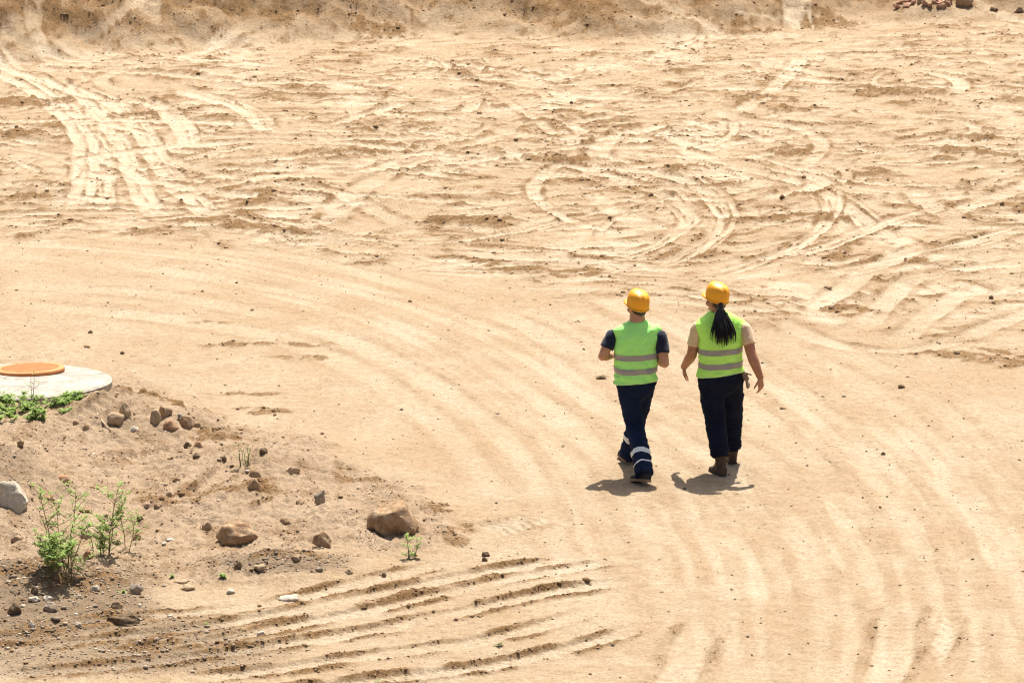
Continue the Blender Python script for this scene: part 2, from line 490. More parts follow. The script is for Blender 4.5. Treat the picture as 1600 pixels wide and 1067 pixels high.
# tracks seen in the photograph -------------------------------------
T = track
for i, P in enumerate([
    [(-40, 95), (40, 118), (105, 160), (142, 208), (158, 262), (150, 335)],
    [(-40, 108), (30, 130), (85, 168), (120, 212), (130, 262), (118, 330)],
    [(60, 120), (125, 150), (165, 190), (190, 235), (216, 300), (240, 340)],
    [(110, 135), (170, 160), (215, 205), (240, 250), (285, 300), (325, 340)],
    [(270, 140), (335, 160), (385, 180), (420, 215)],
    [(180, 150), (240, 170), (280, 200), (290, 235)]]):
    T(P, 0.30, 0.022, 0.020, 0.010, 0.16, 1, 0.85, 1.0, 0.9, 10 + i, 0.25)
    T([(a + 17, b - 3) for a, b in P], 0.16, 0.015, 0.02, 0.0, 0.16, 2, 0.6, 1.0, 0.9, 30 + i, 0.4)
for i, P in enumerate([
    [(110, 275), (240, 262), (350, 238), (500, 222), (700, 216), (900, 236), (1030, 268)],
    [(140, 290), (260, 280), (380, 258), (520, 245), (700, 243), (900, 262), (1040, 300)],
    [(240, 300), (330, 278), (450, 264), (600, 262), (760, 285)],
    [(250, 215), (420, 205), (600, 204), (800, 218), (1000, 216), (1200, 240)],
    [(330, 195), (480, 186), (640, 182), (860, 196)],
    [(380, 285), (480, 292), (570, 316), (650, 362)],
    [(300, 330), (430, 352), (560, 372), (700, 378), (860, 350), (1010, 310)],
    [(620, 330), (760, 318), (900, 296), (1040, 282)],
    [(900, 262), (1030, 270), (1108, 300), (1135, 345), (1105, 385), (1010, 425)],
    [(940, 290), (1030, 300), (1070, 325), (1075, 350), (1040, 380), (960, 410)],
    [(1040, 175), (1150, 205), (1280, 225), (1440, 222), (1640, 200)],
    [(1030, 220), (1120, 250), (1240, 280), (1330, 330), (1390, 380)],
    [(1120, 225), (1260, 262), (1400, 290), (1640, 288)],
    [(1180, 420), (1300, 385), (1420, 340), (1640, 310)],
    [(1240, 440), (1360, 420), (1500, 385), (1640, 350)],
    [(1060, 440), (1160, 420), (1260, 380), (1300, 330), (1290, 290)],
    [(1150, 110), (1300, 130), (1460, 140), (1640, 128)],
    [(380, 110), (560, 118), (760, 108), (980, 124)],
    [(560, 150), (720, 160), (880, 150), (1060, 158), (1180, 150)],
    [(420, 60), (330, 80), (220, 100), (60, 112)]]):
    T(P, 0.26 + 0.05 * (i % 3), 0.018, 0.022, 0.012, 0.17, 1 + (i % 3), 0.35, 1.4, 1.2, 40 + i, 0.55)
    T([(a + 14, b - 7) for a, b in P], 0.10, 0.010, 0.018, 0.0, 0.17, 2, 0.2, 1.3, 1.2, 340 + i, 0.8)
    T([(a - 10, b + 9) for a, b in P], 0.12, 0.010, 0.018, 0.0, 0.17, 2, 0.2, 1.3, 1.2, 370 + i, 0.8)
# right of the two walkers
for i, P in enumerate([
    [(1265, 505), (1300, 470), (1345, 435), (1400, 405), (1480, 380)],
    [(1330, 525), (1370, 490), (1405, 455), (1460, 425)],
    [(1400, 540), (1440, 500), (1490, 465), (1560, 440)],
    [(1210, 500), (1300, 540), (1420, 548), (1520, 520), (1640, 470)],
    [(1420, 440), (1500, 425), (1640, 400)]]):
    T(P, 0.34, 0.018, 0.018, 0.008, 0.13, 2, 0.35, 0.8, 0.9, 70 + i, 0.5)
# sweeping lines along the road
for i, (P, dk) in enumerate([
    ([(-40, 372), (300, 402), (560, 452), (780, 530), (950, 640), (1080, 760), (1150, 900), (1170, 1120)], 1),
    ([(-40, 392), (280, 428), (520, 478), (720, 556), (880, 660), (1000, 790), (1060, 940), (1070, 1120)], 1),
    ([(-40, 470), (240, 492), (420, 522), (590, 590), (720, 690), (800, 800)], 1),
    ([(-40, 440), (260, 462), (480, 505), (660, 590), (800, 700), (880, 820), (900, 960)], 1),
    ([(860, 470), (1040, 560), (1220, 680), (1350, 820), (1400, 960), (1395, 1120)], 1.4),
    ([(980, 480), (1150, 560), (1330, 690), (1450, 840), (1500, 1000), (1500, 1120)], 1.4),
    ([(1180, 520), (1350, 610), (1500, 740), (1590, 900), (1620, 1120)], 1),
    ([(900, 620), (1080, 700), (1230, 800), (1300, 930), (1290, 1120)], 1.2),
    ([(1330, 640), (1450, 720), (1560, 840), (1640, 980)], 1)]):
    T(P, 0.46, 0.006 * dk, 0.006 * dk, 0.003, 0.12, 1, 0.26, 0.14, 1.5, 90 + i, 0.8)
    P2 = [(a + 50, b - 14) for a, b in P]
    T(P2, 0.40, 0.004 * dk, 0.006 * dk, 0.002, 0.12, 3, 0.14, 0.14, 1.5, 110 + i, 1.0)
T([(1488, 950), (1476, 1000), (1450, 1050)], 0.20, 0.012, 0.015, 0.009, 0.19, 1, 0.2, 0.7, 0.3, 130, 0.4)
T([(760, 835), (800, 822), (850, 806)], 0.40, 0.02, 0.02, 0.022, 0.12, 1, 0.5, 0.5, 0.2, 131)
T([(1100, 960), (1080, 1010), (1040, 1090)], 0.36, 0.015, 0.03, 0.003, 0.12, 2, 0.3, 0.8, 0.4, 132)
T([(1420, 930), (1395, 1000), (1370, 1090)], 0.36, 0.015, 0.025, 0.003, 0.12, 2, 0.3, 0.7, 0.4, 133)
# fresh ruts in the foreground
for i, (P, w, dp, rd) in enumerate([
    ([(-60, 1022), (180, 1000), (400, 965), (600, 925), (760, 892), (900, 872)], 0.24, 0.045, 0.05),
    ([(120, 1030), (330, 1002), (520, 965), (680, 930), (830, 896), (980, 872)], 0.22, 0.04, 0.05),
    ([(-60, 1060), (250, 1034), (480, 1000), (680, 962), (850, 925), (1010, 900)], 0.26, 0.045, 0.055),
    ([(280, 1064), (480, 1038), (660, 1012), (800, 985), (930, 952)], 0.25, 0.045, 0.055),
    ([(380, 1085), (600, 1058), (770, 1034), (900, 1004), (1010, 970)], 0.25, 0.05, 0.065),
    ([(60, 985), (250, 965), (430, 940), (580, 908), (700, 880)], 0.22, 0.03, 0.035)]):
    T(P, w, dp * 0.6, rd * 0.55, 0.008, 0.10, 1, 0.4, 3.0, 0.6, 140 + i, 0.5)
# prints on the near heap
T([(30, 710), (140, 690), (250, 672)], 0.34, 0.03, 0.04, 0.022, 0.10, 2, 0.2, 0.6, 0.3, 160)
T([(70, 742), (200, 735), (330, 725)], 0.36, 0.03, 0.04, 0.020, 0.11, 2, 0.2, 0.6, 0.3, 161)
T([(318, 800), (350, 770), (385, 735)], 0.26, 0.04, 0.04, 0.010, 0.10, 2, 0.1, 0.4, 0.2, 162)
# unplanned passes over the churned yard and up the bank
for i in range(110):
    cx0, cy0 = g(rng.uniform(-150, 1750), rng.uniform(40, 340))
    a = rng.normal(0, 0.5) if rng.random() < 0.72 else rng.uniform(0.6, 2.5)
    cur = rng.normal(0, 0.16); Ln = rng.uniform(2.5, 7)
    pts = []
    for s_ in np.linspace(-Ln / 2, Ln / 2, 7):
        pts.append((cx0 + s_ * math.cos(a + cur * s_), cy0 + s_ * math.sin(a + cur * s_)))
    T(pts, rng.uniform(0.12, 0.42), rng.uniform(0.01, 0.03), rng.uniform(0.012, 0.032), rng.uniform(0.008, 0.020), rng.uniform(0.14, 0.26), int(rng.integers(1, 3)),
      rng.uniform(0.1, 0.5), 1.2, 0.8, 200 + i, 0.6, world=True)
for i, (px, top) in enumerate([(100, -60), (235, -60), (760, -70), (960, -70), (1060, -70), (1240, -70), (430, -70)]):
    b = g(px, 58 if px < 300 else 30)
    T([(b[0], b[1] - 1.5), (b[0] + 0.1, b[1] + 1.5), (b[0] + 0.5, b[1] + 6)], 0.6, 0.05, 0.05, 0.07, 0.36, 2, 1.4, 0.6, 0.6, 260 + i, 0.1, world=True)
# patches of dark loose earth
for i, a in enumerate([
    (860, 188, 0.42, 0.45, 0.12, 0), (740, 345, 0.9, 0.5, 0.10, 0.1), (690, 342, 0.4, 0.4, 0.08, 0), (880, 252, 0.8, 0.35, 0.10, 0), (1065, 262, 0.5, 0.35, 0.10, 0.2),
    (570, 238, 0.5, 0.3, 0.08, 0), (560, 242, 0.9, 0.25, 0.08, 0.1), (1185, 155, 0.8, 0.6, 0.12, 0.2), (1400, 145, 0.9, 0.6, 0.13, -0.3), (1250, 170, 0.7, 0.35, 0.08, 0),
    (1290, 345, 0.45, 0.55, 0.09, 0), (1195, 345, 0.6, 0.3, 0.07, 0.3), (1315, 485, 0.4, 0.45, 0.05, 0.8), (1470, 556, 0.42, 0.3, 0.05, 0.3), (1240, 235, 0.6, 0.6, 0.09, 0),
    (1490, 235, 0.5, 0.5, 0.12, 0.6), (1540, 215, 0.6, 0.4, 0.10, 0), (360, 535, 0.42, 0.16, 0.07, 0.25), (455, 535, 0.6, 0.12, 0.045, -0.1), (470, 555, 0.45, 0.16, 0.03, 0),
    (1190, 345, 0.6, 0.35, 0.08, 0), (330, 500, 0.3, 0.1, 0.03, 0), (380, 612, 0.5, 0.14, 0.025, 0), (400, 640, 0.5, 0.2, 0.035, -0.2), (450, 362, 0.6, 0.35, 0.09, -0.2),
    (370, 355, 0.4, 0.25, 0.07, 0), (40, 305, 0.5, 0.4, 0.09, 0), (20, 215, 0.6, 0.6, 0.08, 0), (70, 160, 0.5, 0.7, 0.07, -0.8), (210, 180, 0.4, 0.6, 0.07, -0.8),
    (310, 345, 0.6, 0.3, 0.05, 0), (900, 425, 0.6, 0.35, 0.03, 0), (800, 420, 0.5, 0.35, 0.03, 0), (1290, 40, 0.9, 0.6, 0.10, 0), (1140, 20, 0.8, 0.7, 0.22, 0),
    (1170, 50, 0.8, 0.5, 0.12, 0), (940, 590, 0.10, 0.06, 0.03, 0), (150, 62, 0.8, 0.6, 0.14, 0), (20, 78, 0.9, 0.5, 0.2, 0), (560, 25, 0.9, 0.5, 0.12, 0), (590, 60, 0.9, 0.5, 0.1, 0),
    (720, 840, 0.16, 0.5, 0.035, -0.2), (690, 810, 0.2, 0.3, 0.03, -0.5), (440, 885, 0.55, 0.22, 0.06, 0), (190, 968, 0.26, 0.16, 0.06, 0), (60, 925, 0.5, 0.35, 0.06, 0),
    (300, 668, 0.40, 0.3, 0.20, -0.4), (200, 662, 0.55, 0.3, 0.18, 0), (255, 660, 0.45, 0.25, 0.18, 0), (140, 655, 0.4, 0.3, 0.10, 0), (340, 705, 0.35, 0.3, 0.10, 0), (270, 798, 0.45, 0.35, 0.09, 0), (390, 790, 0.4, 0.4, 0.07, 0), (100, 930, 0.7, 0.4, 0.10, 0), (60, 990, 0.7, 0.25, 0.08, 0.1), (250, 1010, 0.6, 0.15, 0.08, 0.15), (560, 760, 0.3, 0.3, 0.03, 0), (1560, 560, 0.6, 0.5, 0.02, 0)]):
    crumbs(*a, seed=i, loose=0.85)

PALE *= 1 - 0.75 * BANK
LOOSE = np.clip(LOOSE, 0, 1); PALE = np.clip(PALE, 0, 1)
GZ += 0.007 * LOOSE * fbm(GX / 0.09, GY / 0.11, 2, 25)

def ground_z(x, y):
    r = np.clip(np.searchsorted(yy, y) - 1, 0, NR - 2)
    t = (y - yy[r]) / (yy[r + 1] - yy[r])
    hx = hw[r] + t * (hw[r + 1] - hw[r])
    uu = x / hx
    c = np.clip(np.searchsorted(u, uu) - 1, 0, NC - 2)
    s_ = (uu - u[c]) / (u[c + 1] - u[c])
    return (GZ[r, c] * (1 - s_) + GZ[r, c + 1] * s_) * (1 - t) + (GZ[r + 1, c] * (1 - s_) + GZ[r + 1, c + 1] * s_) * t

# the two walkers stand level: find their spots first
MAN = cast(993, 737); WOM = cast(1124, 733)

Vg = np.stack([GX, GY, GZ], -1).reshape(-1, 3)
idx = np.arange(NR * NC).reshape(NR, NC)
Fg = np.stack([idx[:-1, :-1], idx[:-1, 1:], idx[1:, 1:], idx[1:, :-1]], -1).reshape(-1, 4)
me = fast_mesh(Vg, Fg, "ground")
grey = np.clip(GREY, 0, 1)
col_attr(me, "soil", np.stack([LOOSE, PALE, HEAPW * 0.9, grey], -1).reshape(-1, 4))
ground = link_mesh("ground", me, M_GROUND)
tag(ground, "sandy construction yard with tyre tracks and a bank at the back", kind="structure")

# ------------------------------------------------------------------ loose crumbs and gravel
ICO = None
def ico(sub):
    bm = bmesh.new()
    bmesh.ops.create_icosphere(bm, subdivisions=sub, radius=1.0)
    V = np.array([v.co[:] for v in bm.verts]); F = np.array([[v.index for v in f.verts] for f in bm.faces])
    bm.free()
    return V, F
OCT_V = np.array([(1, 0, 0), (0, 1, 0), (-1, 0, 0), (0, -1, 0), (0, 0, 1), (0, 0, -1)], float)
OCT_F = np.array([(0, 1, 4), (1, 2, 4), (2, 3, 4), (3, 0, 4), (1, 0, 5), (2, 1, 5), (3, 2, 5), (0, 3, 5)])

def scatter(name, n, dens, smin, smax, power, base, colfn, mat, label, flat=0.6):
    dyc = np.gradient(yy)[:, None]; dxc = np.gradient(GX, axis=1)
    w = dens * dyc * np.abs(dxc)
    w[:12] = 0; w[GY > 74] = 0; w[np.abs(GX / hw[:, None]) > 1.15] = 0
    cw = np.cumsum(w.ravel()); cw /= cw[-1]
    k = np.searchsorted(cw, rng.random(n))
    x = GX.ravel()[k] + (rng.random(n) - 0.5) * dxc.ravel()[k]
    y = GY.ravel()[k] + (rng.random(n) - 0.5) * np.repeat(dyc, NC, 1).ravel()[k]
    z = ground_z(x, y)
    s = smin * (1 - rng.random(n) * (1 - (smin / smax) ** power)) ** (-1 / power)
    BV, BF = base
    nv = len(BV)
    V = BV[None] * (1 + 0.8 * (rng.random((n, nv, 1)) - 0.5))
    V = V * (0.65 + 0.7 * rng.random((n, 1, 3))) * s[:, None, None]
    V[:, :, 2] *= flat
    a = rng.random(n) * 2 * math.pi
    ca, sa = np.cos(a)[:, None], np.sin(a)[:, None]
    X = V[:, :, 0] * ca - V[:, :, 1] * sa + x[:, None]
    Y = V[:, :, 0] * sa + V[:, :, 1] * ca + y[:, None]
    Z = V[:, :, 2] + (z + s * flat * 0.35)[:, None]
    VV = np.stack([X, Y, Z], -1).reshape(-1, 3)
    FF = (BF[None] + (np.arange(n) * nv)[:, None, None]).reshape(-1, 3)
    me = fast_mesh(VV, FF, name)
    c = colfn(n, k)
    col_attr(me, "tint", np.repeat(np.concatenate([c, np.ones((n, 1))], 1), nv, 0))
    o = link_mesh(name, me, mat, smooth=False)
    tag(o, label, kind="stuff")
    return o

def clod_mat(name):
    m, nt, bs = new_mat(name)
    a = N(nt, "ShaderNodeAttribute", attribute_name="tint")
    geo = N(nt, "ShaderNodeNewGeometry").outputs["Position"]
    f = ramp(nt, noise(nt, geo, 60.0, 3, 0.7), 0.25, 0.75)
    c = mixcol(nt, 1.0, a.outputs["Color"], mixcol(nt, f, (0.7, 0.69, 0.67), (1.15, 1.15, 1.15)), 'MULTIPLY')
    nt.links.new(c, bs.inputs["Base Color"])
    bs.inputs["Roughness"].default_value = 1.0
    bs.inputs["Specular IOR Level"].default_value = 0.1
    return m
M_CLOD = clod_mat("crumbled_soil")
LSF, GRF, HPF = LOOSE.ravel(), grey.ravel(), HEAPW.ravel()
def soil_col(n, k):
    t = rng.random((n, 1))
    c = (1 - t) * np.array([[0.165, 0.100, 0.052]]) + t * np.array([[0.43, 0.295, 0.175]])
    gk = GRF[k][:, None]
    return c * (1 - gk) + gk * (np.array([[0.19, 0.14, 0.092]]) + 0.16 * t)
def gravel_col(n, k):
    t = rng.random((n, 1)); p = rng.random((n, 1))
    c = np.where(p < 0.5, np.array([[0.36, 0.285, 0.205]]), np.where(p < 0.72, np.array([[0.54, 0.46, 0.36]]), np.array([[0.30, 0.19, 0.11]])))
    return c * (0.7 + 0.5 * t)
dens = np.clip(LOOSE, 0, 1) ** 1.5 * (4 + 14 * sstep(37, 32, GY)) + 0.14 + 5.0 * HEAPW * sstep(-0.2, 0.6, fbm(GX / 0.5, GY / 0.5, 3, 77)) + 6 * grey
scatter("soil_crumbs", 66000, dens, 0.005, 0.017, 1.6, (OCT_V, OCT_F), soil_col, M_CLOD, "fine brown soil crumbs strewn along ruts and heaps")
dens2 = np.clip(LOOSE, 0, 1) ** 2 * 5 + 0.03 + 2.2 * HEAPW * sstep(0.1, 0.6, fbm(GX / 0.6, GY / 0.6, 3, 78)) + 1.5 * grey
scatter("soil_clods", 8000, dens2, 0.011, 0.040, 2.8, ico(1), soil_col, M_CLOD, "small brown soil clods on the ruts and churned earth")
scatter("gravel", 4200, 0.02 + 0.8 * HEAPW * sstep(0, 0.5, n_b) + 3 * grey, 0.006, 0.028, 2.0, ico(1), gravel_col, M_CLOD, "pale gravel mixed into the foreground soil", 0.55)
scatter("dark_grit", 800, 0.35 * ROAD + 0.25 * yard, 0.005, 0.020, 2.0, ico(1), lambda n, k: np.tile([[0.075, 0.06, 0.045]], (n, 1)) * (0.6 + rng.random((n, 1))), M_CLOD, "dark grit scattered over the dirt road")

# ------------------------------------------------------------------ people
def capsule(parts, a, b, ra, rb, n=14, sq=1.0, side=None):
    """tapered rounded limb segment as a closed shell (V, F) appended to parts; sq flattens it across 'side'"""
    a, b = Vector(a), Vector(b)
    ax = (b - a); L = ax.length; ax = ax / max(L, 1e-6)
    ref = Vector(side) if side else (Vector((1, 0, 0)) if abs(ax.x) < 0.8 else Vector((0, 1, 0)))
    e1 = (ref - ax * ref.dot(ax)).normalized(); e2 = ax.cross(e1)
    V, F = [], []
    rings = []
    for t in (-80, -50, -20): rings.append((a + ax * ra * math.sin(math.radians(t)), ra * math.cos(math.radians(t))))
    for t in (0.0, 0.25, 0.5, 0.75, 1.0): rings.append((a + ax * L * t, ra + (rb - ra) * t))
    for t in (20, 50, 80): rings.append((b + ax * rb * math.sin(math.radians(t)), rb * math.cos(math.radians(t))))
    for c, r in rings:
        for k in range(n):
            th = 2 * math.pi * k / n
            V.append(c + e1 * (r * math.cos(th)) + e2 * (r * sq * math.sin(th)))
    R = len(rings)
    for i in range(R - 1):
        for k in range(n):
            F.append((i * n + k, i * n + (k + 1) % n, (i + 1) * n + (k + 1) % n, (i + 1) * n + k))
    F.append(tuple(range(n))[::-1]); F.append(tuple((R - 1) * n + k for k in range(n)))
    parts.append((V, F))

def loft(parts, rings, n=36, flatcap=True):
    """rings: (cx, cy, cz, rx, ry, exponent, tilt_x (dz per dx), tilt_y (dz per dy), yaw)"""
    V, F = [], []
    for (cx, cy, cz, rx, ry, ex, tx, ty, yaw) in rings:
        c_, s_ = math.cos(yaw), math.sin(yaw)
        for k in range(n):
            th = 2 * math.pi * k / n
            c, s = math.cos(th), math.sin(th)
            x = rx * math.copysign(abs(c) ** (2 / ex), c); y = ry * math.copysign(abs(s) ** (2 / ex), s)
            X, Y = x * c_ - y * s_, x * s_ + y * c_
            V.append((cx + X, cy + Y, cz + tx * X + ty * Y))
    R = len(rings)
    for i in range(R - 1):
        for k in range(n):
            F.append((i * n + k, i * n + (k + 1) % n, (i + 1) * n + (k + 1) % n, (i + 1) * n + k))
    F.append(tuple(range(n))[::-1]); F.append(tuple((R - 1) * n + k for k in range(n)))
    parts.append((V, F))

def ball(parts, c, r, n=14):
    V, F = [], []
    m = 9
    for i in range(m):
        ph = math.pi * (i + 0.5) / m - math.pi / 2
        for k in range(n):
            th = 2 * math.pi * k / n
            V.append((c[0] + r[0] * math.cos(ph) * math.cos(th), c[1] + r[1] * math.cos(ph) * math.sin(th), c[2] + r[2] * math.sin(ph)))
    for i in range(m - 1):
        for k in range(n):
            F.append((i * n + k, i * n + (k + 1) % n, (i + 1) * n + (k + 1) % n, (i + 1) * n + k))
    F.append(tuple(range(n))[::-1]); F.append(tuple((m - 1) * n + k for k in range(n)))
    parts.append((V, F))

def fuse(parts, voxel=0.008, smooth=4, fac=0.5):
    """one continuous skin over all the pieces"""
    V, F, o = [], [], 0
    for v, f in parts:
        V += [tuple(p) for p in v]; F += [tuple(i + o for i in q) for q in f]; o += len(v)
    me = bpy.data.meshes.new("tmp"); me.from_pydata(V, [], F); me.update()
    ob = bpy.data.objects.new("tmp", me); COL.objects.link(ob)
    md = ob.modifiers.new("r", 'REMESH'); md.mode = 'VOXEL'; md.voxel_size = voxel
    if smooth:
        ms = ob.modifiers.new("s", 'SMOOTH'); ms.iterations = smooth; ms.factor = fac
    dg = bpy.context.evaluated_depsgraph_get()
    out = bpy.data.meshes.new_from_object(ob.evaluated_get(dg))
    bpy.data.objects.remove(ob); bpy.data.meshes.remove(me)
    return out

def get_vn(me):
    n = len(me.vertices)
    V = np.empty(n * 3, np.float32); me.vertices.foreach_get("co", V)
    Nn = np.empty(n * 3, np.float32); me.vertex_normals.foreach_get("vector", Nn)
    return V.reshape(-1, 3).astype(float), Nn.reshape(-1, 3).astype(float)

def wrinkle(me, fn):
    V, Nn = get_vn(me)
    V = V + Nn * fn(V[:, 0], V[:, 1], V[:, 2])[:, None]
    me.vertices.foreach_set("co", V.astype(np.float32).ravel()); me.update()

def slab_of(me, p0, n0, p1, n1, off, thick=True):
    """the strip of a garment between two planes, lifted off it by off"""
    bm = bmesh.new(); bm.from_mesh(me)
    for p, n_, inner in ((p0, n0, False), (p1, n1, True)):
        bmesh.ops.bisect_plane(bm, geom=bm.verts[:] + bm.edges[:] + bm.faces[:], plane_co=p, plane_no=n_, clear_inner=not inner, clear_outer=inner)
    bm.normal_update()
    for v in bm.verts: v.co += v.normal * off
    out = bpy.data.meshes.new("strip"); bm.to_mesh(out); bm.free()
    return out

def hand(parts, wrist, d, palm_n, s=1.0, thumb=1, curl=0.35, thin=1.0):
    """palm, four bent fingers of different length and a thumb; d points to the fingertips, palm_n out of the palm"""
    w = Vector(wrist); d = Vector(d).normalized(); pn = Vector(palm_n); pn = (pn - d * pn.dot(d)).normalized()
    sd = d.cross(pn) * thumb                                # towards the thumb
    for k in range(4):
        o = (1.5 - k) * 0.0185 * s
        capsule(parts, w + d * 0.01 * s + sd * o * 0.7, w + d * 0.085 * s + sd * o, 0.0150 * s, 0.0125 * s, 8)
        L = (0.072, 0.080, 0.074, 0.058)[k] * s
        b = w + d * 0.085 * s + sd * o
        dd = d
        r = 0.0092 * s
        for q, f in enumerate((0.45, 0.32, 0.23)):
            ang = curl * (0.7 + 0.45 * q) * (1 + 0.16 * k)
            dd = (dd * math.cos(ang) + pn * math.sin(ang)).normalized()
            e = b + dd * L * f
            capsule(parts, b, e, r, r * 0.92, 8); b = e; r *= 0.92
    b = w + d * 0.028 * s + sd * 0.030 * s
    dd = (d * 0.72 + sd * 0.62 + pn * 0.25).normalized()
    e = b + dd * 0.045 * s; capsule(parts, b, e, 0.0135 * s, 0.0110 * s, 8)
    dd = (dd + d * 0.35 + pn * 0.2).normalized()
    capsule(parts, e, e + dd * 0.036 * s, 0.0110 * s, 0.0088 * s, 8)

def rot_pts(parts, origin, M_):
    o = Vector(origin)
    return [([M_ @ (Vector(p) - o) + o for p in v], f) for v, f in parts]

def head_parts(c, yaw, nod=0.0, tilt=0.0):
    """skull, jaw, nose, ears, brow, lips, looking along +y turned by yaw"""
    P = []
    ball(P, (0, -0.012, 0.03), (0.077, 0.096, 0.098), 18)
    ball(P, (0, 0.012, -0.030), (0.064, 0.078, 0.090), 18)
    ball(P, (0, 0.052, -0.092), (0.032, 0.030, 0.026))
    capsule(P, (0, 0.088, 0.010), (0, 0.110, -0.028), 0.010, 0.015, 8)
    capsule(P, (-0.03, 0.082, 0.028), (0.03, 0.082, 0.028), 0.013, 0.013, 8)
    capsule(P, (-0.022, 0.083, -0.062), (0.022, 0.083, -0.062), 0.0085, 0.0085, 8)
    for s_ in (-1, 1):
        ball(P, (0.079 * s_, -0.012, -0.012), (0.011, 0.022, 0.034), 10)
        ball(P, (0.045 * s_, 0.062, -0.030), (0.024, 0.026, 0.026), 10)
    R = Matrix.Rotation(yaw, 3, 'Z') @ Matrix.Rotation(nod, 3, 'X') @ Matrix.Rotation(tilt, 3, 'Y')
    return [([R @ Vector(p) + Vector(c) for p in v], f) for v, f in P], R

def skin_mat(name, a, b):
    m, nt, bs = new_mat(name)
    tc = N(nt, "ShaderNodeTexCoord").outputs["Object"]
    c = mixcol(nt, ramp(nt, noise(nt, tc, 14.0, 4, 0.6), 0.3, 0.7), a, b)
    nt.links.new(c, bs.inputs["Base Color"])
    bs.inputs["Roughness"].default_value = 0.55
    bs.inputs["Specular IOR Level"].default_value = 0.35
    bs.inputs["Subsurface Weight"].default_value = 0.08
    bs.inputs["Subsurface Radius"].default_value = (0.01, 0.004, 0.002)
    bump(nt, bs, noise(nt, tc, 120.0, 3, 0.6), 0.0015, 0.4)
    return m

M_SKIN_M = skin_mat("tanned_skin", (0.46, 0.235, 0.130), (0.54, 0.285, 0.165))
M_SKIN_W = skin_mat("brown_skin", (0.36, 0.165, 0.092), (0.45, 0.215, 0.125))
M_VEST_M = cloth_mat("lime_vest_cloth", (0.48, 1.12, 0.28), (0.54, 1.18, 0.32), 0.8, 0.22, 0.12, sheen=0.0)
M_VEST_W = cloth_mat("yellow_green_vest_cloth", (0.60, 1.14, 0.21), (0.67, 1.20, 0.25), 0.8, 0.22, 0.12, sheen=0.0)
M_BIND = cloth_mat("pale_binding_cloth", (0.60, 0.92, 0.30), (0.66, 0.95, 0.36), 0.8, 0.2)
M_TAPE = cloth_mat("grey_reflective_tape", (0.255, 0.245, 0.225), (0.33, 0.315, 0.29), 0.45, 0.0, 0.5, 400.0, 0.0)
M_BAND = cloth_mat("white_reflective_tape", (0.62, 0.64, 0.64), (0.72, 0.74, 0.74), 0.45, 0.0, 0.5, 400.0, 0.0)
M_NAVY = cloth_mat("navy_cotton", (0.008, 0.011, 0.027), (0.014, 0.019, 0.042), 0.9, 0.0, 0.15)
M_TROU_M = cloth_mat("navy_work_trousers_cloth", (0.0060, 0.011, 0.029), (0.014, 0.023, 0.056), 0.9, 0.0, 0.08, sheen=0.0)
M_TROU_W = cloth_mat("blue_black_trousers_cloth", (0.0055, 0.0080, 0.018), (0.012, 0.016, 0.034), 0.9, 0.0, 0.08, sheen=0.0)
M_BEIGE = cloth_mat("beige_cotton", (0.70, 0.51, 0.33), (0.76, 0.57, 0.38), 0.9, 0.1)
M_HAIR = cloth_mat("black_hair", (0.010, 0.007, 0.005), (0.018, 0.012, 0.009), 0.42, 0.0, 0.5, 300.0, 0.0)
M_SOLE = rough_mat("tan_rubber_sole", [(0.30, 0.19, 0.11), (0.38, 0.25, 0.15)], 20.0, 0.001)
M_DARKSOLE = rough_mat("dark_rubber_sole", [(0.07, 0.05, 0.035), (0.12, 0.09, 0.06)], 20.0, 0.001)
M_SHOE = rough_mat("dark_blue_shoe_cloth", [(0.025, 0.028, 0.035), (0.06, 0.058, 0.055)], 18.0, 0.001)
M_BOOT = rough_mat("worn_brown_leather", [(0.055, 0.034, 0.020), (0.11, 0.070, 0.042)], 14.0, 0.0015, 0.7, 0.3)
M_GLOVE = cloth_mat("grey_brown_glove_cloth", (0.20, 0.15, 0.11), (0.30, 0.23, 0.17), 0.9)
def hat_mat():
    m, nt, bs = new_mat("yellow_orange_plastic")
    tc = N(nt, "ShaderNodeTexCoord").outputs["Object"]
    f = ramp(nt, noise(nt, tc, 22.0, 5, 0.7), 0.55, 0.8)
    c = mixcol(nt, f, (0.84, 0.375, 0.010), (0.62, 0.31, 0.05))
    nt.links.new(c, bs.inputs["Base Color"])
    bs.inputs["Roughness"].default_value = 0.5
    bs.inputs["Specular IOR Level"].default_value = 0.45
    return m
M_HAT = hat_mat()
M_HATBAND = rough_mat("cream_plastic_band", [(0.72, 0.66, 0.52), (0.80, 0.75, 0.62)], 10.0, 0.0005, 0.6)

